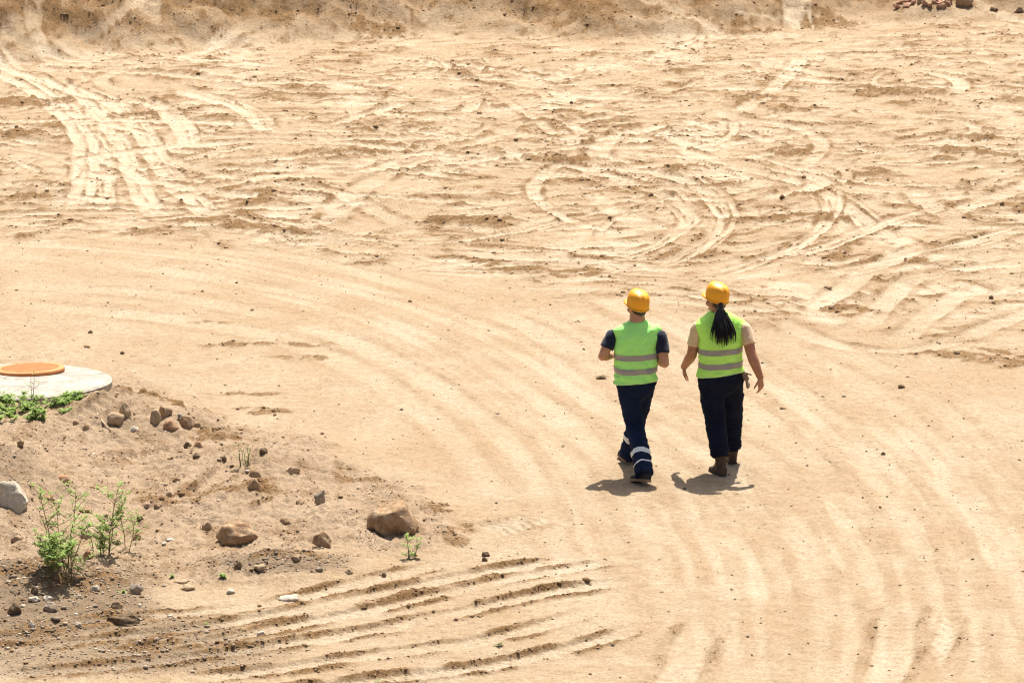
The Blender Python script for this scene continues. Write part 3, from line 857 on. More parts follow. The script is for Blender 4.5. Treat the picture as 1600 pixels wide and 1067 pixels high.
def hard_hat(parent, c, R):
    """shell with raised ribs, flared rim, front peak"""
    c = Vector(c)
    def place(V): return [tuple(R @ Vector(p) + c) for p in V]
    n = 64; V, F = [], []
    prof = [(1.0, 0.0), (0.995, 0.2), (0.975, 0.40), (0.935, 0.58), (0.86, 0.745), (0.73, 0.875), (0.54, 0.955), (0.34, 0.988), (0.15, 1.0)]
    for (r, z) in prof:
        for k in range(n):
            th = 2 * math.pi * k / n
            x, y = math.cos(th), math.sin(th)
            rib = 0.0
            px_ = r * x
            rib += 0.008 * math.exp(-(px_ / 0.15) ** 4) * min(1, z * 1.6) + 0.004 * math.exp(-((abs(px_) - 0.46) / 0.08) ** 4) * min(1, z * 1.3)
            V.append(((0.103 * r + rib * r * 0.5) * x, (0.126 * r + rib * r * 0.6) * y, 0.142 * z + rib * 0.8))
    m = len(prof)
    for i in range(m - 1):
        for k in range(n):
            F.append((i * n + k, i * n + (k + 1) % n, (i + 1) * n + (k + 1) % n, (i + 1) * n + k))
    F.append(tuple((m - 1) * n + k for k in range(n)))
    sh = link_mesh("hard_hat", mesh_from(place(V), F), M_HAT, parent)
    md = sh.modifiers.new("t", 'SOLIDIFY'); md.thickness = 0.004
    # rim: wide peak in front (+y), narrow flare elsewhere
    V, F = [], []
    for k in range(n):
        th = 2 * math.pi * k / n
        x, y = math.cos(th), math.sin(th)
        fr = max(0.0, y)
        wv = 0.007 + 0.032 * fr ** 1.6
        drop = -0.006 - 0.012 * fr ** 2
        for (q, dz) in ((-0.003, 0.004), (0.0, 0.006), (wv, drop), (wv, drop - 0.004), (-0.003, -0.004)):
            V.append(((0.103 + q) * x, (0.126 + q) * y, dz))
    for k in range(n):
        for j in range(5):
            a, b = k * 5 + j, k * 5 + (j + 1) % 5
            c2, d = ((k + 1) % n) * 5 + (j + 1) % 5, ((k + 1) % n) * 5 + j
            F.append((a, d, c2, b))
    link_mesh("brim", mesh_from(place(V), F), M_HAT, sh)
    V, F = [], []
    for k in range(n):
        th = 2 * math.pi * k / n
        x, y = math.cos(th), math.sin(th)
        bk = 0.5 + 0.5 * max(0.0, -y)
        for (q, z) in ((0.004, 0.002), (0.000, -0.020 * bk), (-0.004, -0.020 * bk), (-0.004, 0.002)):
            V.append(((0.096 + q) * x, (0.118 + q) * y, z))
    for k in range(n):
        for j in range(4):
            a, b = k * 4 + j, k * 4 + (j + 1) % 4
            F.append((a, ((k + 1) % n) * 4 + j, ((k + 1) % n) * 4 + (j + 1) % 4, b))
    link_mesh("headband", mesh_from(place(V), F), M_HATBAND, sh)
    return sh

def hair_cap(parent, c, R, long_nape):
    P = []
    ball(P, (0, -0.018, 0.034), (0.083, 0.098, 0.100), 20)
    ball(P, (0, -0.040, -0.020), (0.071, 0.067, 0.065 if long_nape else 0.058), 18)
    P = [([R @ Vector(p) + Vector(c) for p in v], f) for v, f in P]
    me = fuse(P, 0.006, 3)
    wrinkle(me, lambda x, y, z: 0.0025 * gn(x * 160, z * 40, 5))
    return link_mesh("hair", me, M_HAIR, parent)

def footwear(parent, name, heel, toe, up, mats, h=0.085, shaft=None, s=1.0):
    """shoe or boot: upper, separate sole; heel/toe are points on the bottom"""
    heel, toe = Vector(heel), Vector(toe)
    d = (toe - heel).normalized(); up = Vector(up); up = (up - d * up.dot(d)).normalized()
    P = []
    L = (toe - heel).length
    wv = [0.036, 0.040, 0.036, 0.040, 0.047, 0.044, 0.028]
    hv = [0.075, 0.085, 0.080, 0.066, 0.050, 0.042, 0.028]
    tv = [0.02, 0.13, 0.30, 0.50, 0.72, 0.88, 0.98]
    sd = d.cross(up)
    V, F = [], []; n = 20
    for t, w_, h_ in zip(tv, wv, hv):
        for k in range(n):
            th = 2 * math.pi * k / n
            cc, ss = math.cos(th), math.sin(th)
            zz = (h_ * s) * (0.5 + 0.5 * math.copysign(abs(ss) ** 0.75, ss))
            V.append(heel + d * (L * t) + sd * (w_ * s * math.copysign(abs(cc) ** 0.8, cc)) + up * (0.012 + zz))
    R_ = len(tv)
    for i in range(R_ - 1):
        for k in range(n):
            F.append((i * n + k, i * n + (k + 1) % n, (i + 1) * n + (k + 1) % n, (i + 1) * n + k))
    F.append(tuple(range(n))[::-1]); F.append(tuple((R_ - 1) * n + k for k in range(n)))
    P.append((V, F))
    if shaft:
        capsule(P, heel + d * (L * 0.24) + up * 0.06, shaft, 0.046 * s, 0.056 * s, 16)
    me = fuse(P, 0.006, 4)
    wrinkle(me, lambda x, y, z: 0.0022 * gn(x * 45, z * 70 + y * 20, 8))
    o = link_mesh(name, me, mats[0], parent)
    V, F = [], []
    out = []
    for t, w_ in zip((0.0, 0.03, 0.12, 0.30, 0.50, 0.72, 0.88, 0.97, 1.0), (0.020, 0.032, 0.041, 0.038, 0.041, 0.049, 0.045, 0.030, 0.016)):
        out.append((t, w_))
    ring = [(t, w_) for t, w_ in out] + [(t, -w_) for t, w_ in out[::-1]]
    m = len(ring)
    for zz, k_ in ((0.0, 0.96), (0.005, 1.0), (0.022, 1.0), (0.026, 0.94)):
        for t, w_ in ring:
            V.append(heel + d * (L * (0.5 + (t - 0.5) * (1.03 * k_))) + sd * (w_ * 1.04 * k_ * s) + up * zz)
    for i in range(3):
        for k in range(m):
            F.append((i * m + k, i * m + (k + 1) % m, (i + 1) * m + (k + 1) % m, (i + 1) * m + k))
    F.append(tuple(range(m))[::-1]); F.append(tuple(3 * m + k for k in range(m)))
    bm = bmesh.new(); bm.from_mesh(mesh_from(V, F)); bmesh.ops.recalc_face_normals(bm, faces=bm.faces[:]); me2 = bpy.data.meshes.new("sole"); bm.to_mesh(me2); bm.free()
    link_mesh("sole", me2, mats[1], o, smooth=False)
    return o

def person(spec):
    base = (spec["loc"][0], spec["loc"][1], spec["z"])
    sk = spec["skel"]
    # --- body: one continuous skin
    P = []
    hp, HR = head_parts(sk["head"], spec["head_yaw"], spec.get("nod", 0.0), spec.get("tilt", 0.0))
    P += hp
    bw = spec["bulk"]
    capsule(P, sk["neck"], Vector(sk["head"]) + Vector((0, -0.015, -0.03)), 0.064 * spec["neckr"], 0.058 * spec["neckr"], 16)
    loft(P, [(0, sk["pel"][1], 0.86, 0.12 * bw, 0.09, 2.2, 0, 0, 0), (0, sk["pel"][1], 1.0, 0.14 * bw, 0.10, 2.2, 0, 0, 0), (sk["chest"][0], sk["chest"][1], 1.30, 0.14 * bw, 0.095, 2.2, 0, 0, 0),
             (sk["chest"][0], sk["chest"][1], sk["neck"][2] - 0.06, 0.12 * bw, 0.07, 2.2, 0, 0, 0), (sk["neck"][0], sk["neck"][1], sk["neck"][2] + 0.02, 0.055, 0.055, 2, 0, 0, 0)], 24)
    for sd in ("l", "r"):
        sh, el, wr = sk["sh_" + sd], sk["el_" + sd], sk["wr_" + sd]
        ar = spec["arm"]
        capsule(P, Vector(sh).lerp(Vector(el), 0.22), el, 0.050 * ar, 0.043 * ar)
        mid = Vector(el).lerp(Vector(wr), 0.28)
        capsule(P, el, mid, 0.042 * ar, 0.045 * ar); capsule(P, mid, wr, 0.045 * ar, 0.0285 * ar)
        hd = spec["hand_" + sd]
        hand(P, wr, hd[0], hd[1], hd[4] if len(hd) > 4 else 1.0, hd[2], hd[3])
        capsule(P, sk["hip_" + sd], sk["kn_" + sd], 0.075, 0.05); capsule(P, sk["kn_" + sd], sk["an_" + sd], 0.05, 0.036)
        capsule(P, sk["an_" + sd], Vector(sk["an_" + sd]).lerp(Vector(sk["toe_" + sd]), 0.6), 0.034, 0.026)
    body = link_mesh("person", fuse(P, 0.0062, 2, 0.4), spec["skin"], None, base)
    tag(body, spec["label"], "person", "people walking across the yard")
    # --- shirt
    P = []
    loft(P, [r_ for r_ in spec["torso"](-0.026) if r_[2] > 1.02], 36)
    for sd in ("l", "r"):
        sh, el = Vector(sk["sh_" + sd]), Vector(sk["el_" + sd])
        cu = sh.lerp(el, spec["cuff_" + sd])
        ax = (cu - sh)
        sr = spec["sleeve"]
        ref = Vector((1, 0, 0)); ax_n = ax.normalized()
        e1 = (Vector((0, 1, 0)) - ax_n * ax_n.y).normalized(); e2 = ax_n.cross(e1)
        V, F = [], []; n = 24
        tt = [(-0.16, 0.45), (-0.08, 0.75), (0.08, 0.97), (0.3, 1.02), (0.6, 1.03), (0.85, 1.07), (1.0, 1.09)]
        for t, k_ in tt:
            for k in range(n):
                th = 2 * math.pi * k / n
                V.append(sh + ax * t + e1 * (sr * k_ * math.cos(th)) + e2 * (sr * k_ * 0.92 * math.sin(th)))
        for i in range(len(tt) - 1):
            for k in range(n):
                F.append((i * n + k, i * n + (k + 1) % n, (i + 1) * n + (k + 1) % n, (i + 1) * n + k))
        F.append(tuple(range(n))[::-1]); F.append(tuple((len(tt) - 1) * n + k for k in range(n)))
        P.append((V, F))
    nk = Vector(sk["neck"])
    for dz, r in ((-0.048 if not spec["long"] else 0.0, 0.074 if not spec["long"] else 0.070), ):
        capsule(P, nk + Vector((0, 0, -0.09)), nk + Vector((0, -0.004, dz)), 0.085, r * min(spec["neckr"], 1.1), 20)
    me = fuse(P, 0.0075, 3)
    wrinkle(me, lambda x, y, z: 0.004 * fbm(x * 16 + z * 9, z * 15 - y * 6, 3, 41))
    link_mesh("shirt", me, spec["shirt"], body)
    # --- vest
    P = []
    loft(P, spec["torso"](0.0), 44)
    me = fuse(P, 0.0075, 5)
    hem = spec["hem_z"]
    def fold(x, y, z):
        lowk = np.clip((1.30 - z) / 0.35, 0, 1)
        w = 0.014 * gn(x * 9 + 1.5 * np.sin(z * 7), z * 3.2 + y * 4, spec["seed"]) + 0.013 * lowk * gn(x * 6 + z * 12, z * 17 - x * 6, spec["seed"] + 1) + 0.003 * fbm(x * 30, z * 26 + y * 14, 2, spec["seed"] + 2)
        return w + 0.004 * np.exp(-((z - hem) / 0.04) ** 2)
    wrinkle(me, fold)
    bm = bmesh.new(); bm.from_mesh(me)
    cx = sk["pel"][0]
    tx, ty = spec["hem_tilt"]
    nrm = Vector((-tx, -ty, 1)).normalized()
    bmesh.ops.bisect_plane(bm, geom=bm.verts[:] + bm.edges[:] + bm.faces[:], plane_co=(cx, 0, hem), plane_no=nrm, clear_inner=True)
    bm.to_mesh(me); bm.free()
    vest = link_mesh("vest", me, spec["vest"], body)
    for z0 in spec["stripes"]:
        tx, ty = spec["stripe_tilt"]
        nn = Vector((-tx, -ty, 1)).normalized()
        st = slab_of(me, (cx, 0, z0 - 0.027), nn, (cx, 0, z0 + 0.027), nn, 0.0035)
        st.materials.clear()
        link_mesh("reflective_stripe", st, M_TAPE, vest)
    ys = 1.315 if not spec["long"] else 1.335
    sm = slab_of(me, (cx, 0, ys - 0.004), Vector((0, 0, 1)), (cx, 0, ys + 0.004), Vector((0, 0, 1)), 0.0025)
    sm.materials.clear()
    link_mesh("yoke_seam", sm, spec["vest"], vest)
    hb = slab_of(me, (cx, 0, hem - 0.01), nrm, (cx, 0, hem + 0.012), nrm, 0.003)
    hb.materials.clear()
    link_mesh("hem_binding", hb, M_BIND, vest)
    # --- trousers
    P = []
    loft(P, spec["pelvis"], 36)
    for sd in ("l", "r"):
        hi, kn, an = Vector(sk["hip_" + sd]), Vector(sk["kn_" + sd]), Vector(sk["an_" + sd])
        r = spec["legr"]
        pts = [(hi, r[0]), (hi.lerp(kn, 0.5), r[1]), (kn, r[2]), (kn.lerp(an, 0.45), r[3]), (an + (an - kn).normalized() * spec["hem_drop"], r[4])]
        for (a, ra), (b, rb) in zip(pts[:-2], pts[1:-1]): capsule(P, a, b, ra, rb, 20)
        # the last stretch is open-ended cloth: flat hem
        (a, ra), (b, rb) = pts[-2], pts[-1]
        ax = (b - a); an_ = ax.normalized(); e1 = (Vector((1, 0, 0)) - an_ * an_.x).normalized(); e2 = an_.cross(e1)
        V, F = [], []; n = 24
        for t in (-0.3, 0, 0.3, 0.6, 0.85, 1.0):
            rr = ra + (rb - ra) * max(t, 0)
            for k in range(n):
                th = 2 * math.pi * k / n
                V.append(a + ax * t + e1 * rr * math.cos(th) + e2 * rr * 1.08 * math.sin(th))
        for i in range(5):
            for k in range(n):
                F.append((i * n + k, i * n + (k + 1) % n, (i + 1) * n + (k + 1) % n, (i + 1) * n + k))
        F.append(tuple(range(n))[::-1]); F.append(tuple(5 * n + k for k in range(n)))
        P.append((V, F))
    me = fuse(P, 0.0078, 4)
    def fold2(x, y, z):
        low = np.clip((0.50 - z) / 0.4, 0, 1)
        k = 0.007 * gn(x * 10 + z * 5, z * 11 + x * 9 - y * 5, spec["seed"] + 5)
        return k + (0.003 + 0.009 * low) * gn(x * 13 + z * 6, z * 26 + x * 14 + y * 9, spec["seed"] + 6) + 0.004 * fbm(x * 30, z * 34 + y * 10, 2, spec["seed"] + 7)
    wrinkle(me, fold2)
    tr = link_mesh("trousers", me, spec["trouser_mat"], body)
    for (p, n_, hgt, sel) in spec.get("bands", []):
        n_ = Vector(n_).normalized(); p = Vector(p)
        st = slab_of(me, p - n_ * hgt / 2, n_, p + n_ * hgt / 2, n_, 0.004)
        st.materials.clear()
        bm = bmesh.new(); bm.from_mesh(st)
        bmesh.ops.delete(bm, geom=[f for f in bm.faces if (f.calc_center_median() - p).length > sel], context='FACES')
        bm.to_mesh(st); bm.free()
        link_mesh("reflective_band", st, M_BAND, tr)
    # --- shoes, hair, hat
    for sd in ("l", "r"):
        footwear(body, spec["shoe_name"], *spec["foot_" + sd][:3], spec["shoe_mats"], shaft=spec["foot_" + sd][3] if len(spec["foot_" + sd]) > 3 else None, s=spec.get("shoe_s", 1.0))
    hc = hair_cap(body, sk["head"], HR, spec["long"])
    hard_hat(body, Vector(sk["head"]) + HR @ Vector((0, -0.008, 0.034)), HR @ Matrix.Rotation(spec.get("hat_nod", 0.0), 3, 'X'))
    return body, HR

def torso_fn(rows):
    def f(d):
        out = []
        for (cx, cy, cz, rx, ry, ex, tx, ty, yaw) in rows:
            out.append((cx, cy, cz, rx + d, ry + d, ex, tx, ty, yaw))
        return out
    return f

R_ = math.radians
yw = R_(9)
man_spec = dict(
    loc=MAN, z=0.0, label="person in navy T-shirt and lime vest, left of the two walkers, elbows bent", skin=M_SKIN_M, seed=3,
    head_yaw=R_(28), nod=R_(5), tilt=R_(0), hat_nod=R_(13), neckr=1.2, bulk=1.12, arm=1.06, long=False,
    skel=dict(head=(0.006, 0.060, 1.590), neck=(0.008, 0.02, 1.445), pel=(0.0, 0.0, 0.95), chest=(0.008, 0.01, 1.3),
              sh_l=(-0.218, 0.01, 1.360), el_l=(-0.318, -0.05, 1.150), wr_l=(-0.215, 0.150, 1.115),
              sh_r=(0.226, -0.01, 1.352), el_r=(0.262, -0.11, 1.095), wr_r=(0.185, 0.13, 1.10),
              hip_l=(-0.092, -0.01, 0.90), kn_l=(-0.012, -0.07, 0.50), an_l=(0.060, -0.47, 0.135), toe_l=(-0.03, -0.36, 0.02),
              hip_r=(0.088, 0.01, 0.90), kn_r=(0.032, 0.23, 0.52), an_r=(-0.052, 0.36, 0.115), toe_r=(-0.12, 0.54, 0.07)),
    hand_l=((0.55, 0.75, 0.0), (0.3, -0.1, -0.9), -1, 0.55), hand_r=((-0.7, 0.7, 0.0), (0, -0.2, -0.9), 1, 0.5),
    torso=torso_fn([(-0.004, 0.0, 0.80, 0.200, 0.148, 2.5, 0, 0, yw), (-0.004, 0.0, 0.92, 0.201, 0.150, 2.5, 0, 0, yw), (0.0, 0.0, 1.04, 0.203, 0.150, 2.5, 0, 0, yw),
                    (0.004, 0.0, 1.16, 0.206, 0.146, 2.5, 0, 0, yw), (0.008, 0.0, 1.27, 0.214, 0.142, 2.6, 0, 0, yw), (0.012, 0.005, 1.345, 0.228, 0.128, 2.6, 0, 0, yw),
                    (0.012, 0.01, 1.400, 0.232, 0.108, 2.6, 0, 0, yw), (0.012, 0.012, 1.430, 0.205, 0.092, 2.3, 0, 0, yw), (0.010, 0.015, 1.456, 0.140, 0.080, 2.1, 0, 0, yw), (0.010, 0.015, 1.474, 0.082, 0.074, 2.0, 0, 0, yw)]),
    sleeve=0.068, cuff_l=0.66, cuff_r=0.66, shirt=M_NAVY, vest=M_VEST_M, hem_z=0.895, hem_tilt=(0.075, -0.02), stripes=(1.155, 1.022), stripe_tilt=(0.02, 0.05),
    pelvis=[(0, 0.005, 0.70, 0.06, 0.06, 2, 0, 0, yw), (0.0, 0.0, 0.78, 0.145, 0.118, 2.2, 0, 0, yw), (0.0, -0.004, 0.86, 0.186, 0.138, 2.4, 0, 0, yw), (0.0, 0.0, 0.96, 0.183, 0.130, 2.4, 0, 0, yw), (0.0, 0.0, 1.03, 0.175, 0.122, 2.4, 0, 0, yw)],
    legr=(0.106, 0.102, 0.090, 0.088, 0.088), hem_drop=0.035, trouser_mat=M_TROU_M,
    bands=[((0.034, -0.335, 0.262), (-0.05, 0.74, 0.66), 0.052, 0.14), ((0.056, -0.425, 0.175), (-0.20, 0.75, 0.62), 0.016, 0.14), ((-0.02, 0.305, 0.275), (0.2, -0.31, 0.92), 0.055, 0.15)],
    shoe_name="shoe", shoe_mats=(M_SHOE, M_SOLE), shoe_s=1.02,
    foot_l=((0.105, -0.545, 0.050), (-0.045, -0.345, 0.008), (0.1, 0.25, 1.0)), foot_r=((-0.035, 0.315, 0.006), (-0.125, 0.565, 0.050), (0, -0.2, 1)))

yw2 = R_(6)
wom_spec = dict(
    loc=WOM, z=0.0, label="person with long black ponytail, beige sleeves and yellow-green vest, arms swinging", skin=M_SKIN_W, seed=23,
    head_yaw=R_(42), nod=R_(4), tilt=R_(-3), hat_nod=R_(13), neckr=1.0, bulk=1.2, arm=1.14, long=True,
    skel=dict(head=(-0.046, 0.050, 1.645), neck=(-0.022, 0.015, 1.520), pel=(0.0, 0.0, 0.97), chest=(-0.004, 0.0, 1.34),
              sh_l=(-0.222, 0.02, 1.415), el_l=(-0.272, 0.055, 1.120), wr_l=(-0.336, 0.235, 0.965),
              sh_r=(0.224, -0.02, 1.415), el_r=(0.282, -0.115, 1.165), wr_r=(0.368, -0.165, 0.950),
              hip_l=(-0.100, -0.01, 0.93), kn_l=(-0.045, -0.035, 0.50), an_l=(0.0, -0.185, 0.15), toe_l=(-0.06, -0.04, 0.03),
              hip_r=(0.100, 0.01, 0.93), kn_r=(0.128, 0.19, 0.52), an_r=(0.138, 0.265, 0.13), toe_r=(0.12, 0.47, 0.06)),
    hand_l=((0.02, 0.28, -0.95), (0.95, 0.1, 0.1), 1, 0.40, 0.98), hand_r=((0.08, -0.05, -1.0), (-0.75, 0.62, 0.0), -1, 0.38, 1.0),
    torso=torso_fn([(-0.002, 0.0, 0.84, 0.222, 0.170, 2.4, 0, 0, yw2), (-0.002, 0.0, 0.96, 0.221, 0.168, 2.4, 0, 0, yw2), (0.0, 0.0, 1.06, 0.214, 0.160, 2.4, 0, 0, yw2),
                    (0.0, 0.0, 1.17, 0.208, 0.152, 2.4, 0, 0, yw2), (0.0, 0.0, 1.28, 0.212, 0.148, 2.5, 0, 0, yw2), (0.0, 0.003, 1.37, 0.230, 0.135, 2.6, 0, 0, yw2),
                    (0.0, 0.006, 1.440, 0.236, 0.112, 2.6, 0, 0, yw2), (-0.002, 0.01, 1.476, 0.212, 0.094, 2.3, 0, 0, yw2), (-0.010, 0.012, 1.51, 0.146, 0.082, 2.1, 0, 0, yw2), (-0.02, 0.015, 1.545, 0.084, 0.072, 2.0, 0, 0, yw2)]),
    sleeve=0.066, cuff_l=0.66, cuff_r=0.66, shirt=M_BEIGE, vest=M_VEST_W, hem_z=0.955, hem_tilt=(0.13, -0.02), stripes=(1.190, 1.055), stripe_tilt=(0.05, 0.04),
    pelvis=[(0, 0.005, 0.72, 0.06, 0.06, 2, 0, 0, yw2), (0.0, 0.0, 0.80, 0.165, 0.135, 2.2, 0, 0, yw2), (0.0, -0.008, 0.88, 0.208, 0.162, 2.4, 0, 0, yw2), (0.0, -0.004, 0.96, 0.210, 0.156, 2.4, 0, 0, yw2), (0.0, 0.0, 1.06, 0.195, 0.142, 2.4, 0, 0, yw2)],
    legr=(0.122, 0.116, 0.102, 0.094, 0.086), hem_drop=-0.03, trouser_mat=M_TROU_W,
    shoe_name="boot", shoe_mats=(M_BOOT, M_DARKSOLE), shoe_s=1.05,
    foot_l=((0.030, -0.245, 0.006), (-0.075, -0.010, 0.006), (0.0, 0.0, 1.0), (0.004, -0.180, 0.17)), foot_r=((0.142, 0.205, 0.004), (0.115, 0.455, 0.030), (0, -0.1, 1), (0.138, 0.262, 0.15)))

for sp in (man_spec, wom_spec):
    fl = [sp["foot_l"], sp["foot_r"]]
    sp["z"] = max(float(ground_z(np.array([sp["loc"][0] + f[q][0]]), np.array([sp["loc"][1] + f[q][1]]))[0]) - f[q][2] for f in fl for q in (0, 1)) - 0.012
man, HRm = person(man_spec)
wom, HRw = person(wom_spec)

# ponytail: many tapering strands from a tie
def ponytail(parent, root, end):
    root, end = Vector(root), Vector(end)
    V, F = [], []
    for i in range(420):
        a, rr = random.uniform(0, 2 * math.pi), math.sqrt(random.random())
        ox, oy = rr * math.cos(a), rr * math.sin(a)
        L = random.uniform(0.72, 1.08) * (1 - 0.12 * abs(ox))
        clump = 0.012 * math.sin(ox * 9 + 1.0)
        r0 = random.uniform(0.0024, 0.0042)
        m = 9
        b0 = len(V)
        for j in range(m):
            t = j / (m - 1)
            tt = t * L
            c = root.lerp(end, tt)
            sp_ = 0.030 + 0.078 * min(1, tt * 1.6) ** 0.75 + 0.022 * tt
            bow = Vector((0.012 * math.sin(3.0 * tt), -0.030 * math.sin(min(1, tt) * math.pi) - 0.01, 0))
            c = c + bow + Vector((ox * sp_ + clump * tt, oy * sp_ * 0.55, 0.0)) + Vector((random.gauss(0, 0.0012), random.gauss(0, 0.0012), 0))
            r = r0 * (1 - 0.75 * t ** 2)
            for k in range(3):
                th = 2 * math.pi * k / 3 + a
                V.append((c.x + r * math.cos(th), c.y + r * math.sin(th), c.z))
        for j in range(m - 1):
            for k in range(3):
                F.append((b0 + j * 3 + k, b0 + j * 3 + (k + 1) % 3, b0 + (j + 1) * 3 + (k + 1) % 3, b0 + (j + 1) * 3 + k))
    o = link_mesh("ponytail", mesh_from(V, F), M_HAIR, parent)
    P = []
    capsule(P, root + Vector((0, 0.03, 0.035)), root + Vector((0, -0.015, -0.02)), 0.034, 0.024, 14)
    capsule(P, root + Vector((0, -0.01, 0.0)), root.lerp(end, 0.35) + Vector((0.01, -0.02, 0)), 0.026, 0.062, 14, 0.55)
    capsule(P, root.lerp(end, 0.3) + Vector((0.01, -0.02, 0)), root.lerp(end, 0.62) + Vector((0.012, -0.02, 0)), 0.060, 0.060, 14, 0.45)
    link_mesh("hair_mass", fuse(P, 0.007, 3), M_HAIR, o)
ponytail(wom, (-0.012, -0.085, 1.592), (0.010, -0.205, 1.275))

# a pair of work gloves tucked into the hip pocket of the right-hand walker
P = []
gx, gy, gz = 0.232, -0.02, 0.94
capsule(P, (gx - 0.02, gy, gz + 0.03), (gx + 0.012, gy - 0.01, gz - 0.03), 0.022, 0.028, 12, 0.6)
for k, (dx, dy, L) in enumerate([(0.004, -0.02, 0.075), (0.014, -0.01, 0.088), (0.024, 0.004, 0.082), (0.030, 0.018, 0.066)]):
    capsule(P, (gx + 0.012, gy + dy * 0.8, gz - 0.035), (gx + 0.014 + dx, gy + dy, gz - 0.035 - L), 0.012, 0.010, 8)
capsule(P, (gx + 0.01, gy, gz + 0.02), (gx + 0.060, gy - 0.01, gz + 0.005), 0.011, 0.008, 8)
gme = fuse(P, 0.0045, 2, 0.4)
wrinkle(gme, lambda x, y, z: 0.002 * gn(x * 60, z * 60, 3))
gl = link_mesh("work_gloves", gme, M_GLOVE, None, wom.location)
tag(gl, "grey-brown work gloves hanging from the hip of the person with the ponytail", "gloves")

# ------------------------------------------------------------------ stones
M_STONE = {
    "brown": stone_mat("brown_rock", (0.27, 0.160, 0.085), (0.40, 0.255, 0.145), 0.75),
    "tan": stone_mat("tan_rock", (0.33, 0.215, 0.125), (0.45, 0.315, 0.20), 0.6),
    "white": stone_mat("whitish_limestone", (0.52, 0.45, 0.35), (0.68, 0.61, 0.50), 0.3),
    "grey": stone_mat("grey_rock", (0.26, 0.21, 0.16), (0.40, 0.335, 0.26), 0.55),
    "dark": stone_mat("dark_earth_clod", (0.13, 0.088, 0.052), (0.22, 0.150, 0.092), 0.25),
    "red": stone_mat("rusty_red_rock", (0.34, 0.180, 0.095), (0.45, 0.260, 0.150), 0.6),
    "pink": stone_mat("pinkish_rock", (0.50, 0.33, 0.24), (0.62, 0.44, 0.33), 0.3),
    "clay": stone_mat("pale_clay_lump", (0.42, 0.30, 0.185), (0.55, 0.41, 0.265), 0.5),
}
ICO4, ICO3 = ico(4), ico(3)
def stone(px, row, wpx, hpx, mat, label, seed, round_=0.5, sink=0.3, deep=0.8, cat="stone", name="stone", group=None, yaw=None, dent=False):
    x, y = cast(px, row - 0.12 * hpx)
    dist = math.hypot(y, H)
    w = wpx * dist / FPX / 2; h = hpx * dist / FPX / 0.97 / 2
    rs = np.random.default_rng(1000 + seed)
    BV, BF = (ICO4 if wpx > 40 else ICO3)
    V = BV.copy()
    # facets: cut by random planes
    for k in range(int(16 * (1 - round_)) + 4):
        n_ = rs.normal(size=3); n_ /= np.linalg.norm(n_)
        lim = rs.uniform(0.42 + 0.42 * round_, 0.85 + 0.1 * round_)
        d = V @ n_
        V = V - np.maximum(d - lim, 0)[:, None] * n_[None] * 0.92
    off = rs.uniform(0, 50)
    nn = gn(V[:, 0] * 1.5 + off, V[:, 1] * 1.5 + V[:, 2] * 1.2, seed) * 0.26 + fbm(V[:, 0] * 4 + off, V[:, 2] * 4 + V[:, 1] * 3, 3, seed + 5) * 0.09
    V = V * (1 + nn * (1.2 - 0.85 * round_))[:, None]
    V -= (V.max(0) + V.min(0)) / 2
    V /= (V.max(0) - V.min(0)) / 2
    if dent:
        d = np.linalg.norm(V - np.array([0.12, -0.62, 0.62]), axis=1)
        V[:, 2] -= 0.42 * np.exp(-(d / 0.42) ** 2); V[:, 1] += 0.16 * np.exp(-(d / 0.42) ** 2)
    V[:, :2] *= (1 + 0.16 * np.clip(-V[:, 2], -0.6, 1))[:, None] / 1.06
    V = V * np.array([w, w * deep, h * (1 + sink * 0.6)])
    me = fast_mesh(V, BF, "stone")
    o = link_mesh(name, me, M_STONE[mat], smooth=round_ > 0.45)
    yaw = rs.uniform(-0.35, 0.35) if yaw is None else yaw
    z = float(np.min(ground_z(np.array([x - w * 0.5, x, x + w * 0.5, x]), np.array([y, y, y, y + w * 0.4]))))
    o.location = (x, y + w * deep * 0.55, z + h * (1 - sink))
    o.rotation_euler = (0, 0, yaw)
    tag(o, label, cat, group or "stones and clods on the dirt")
    return o

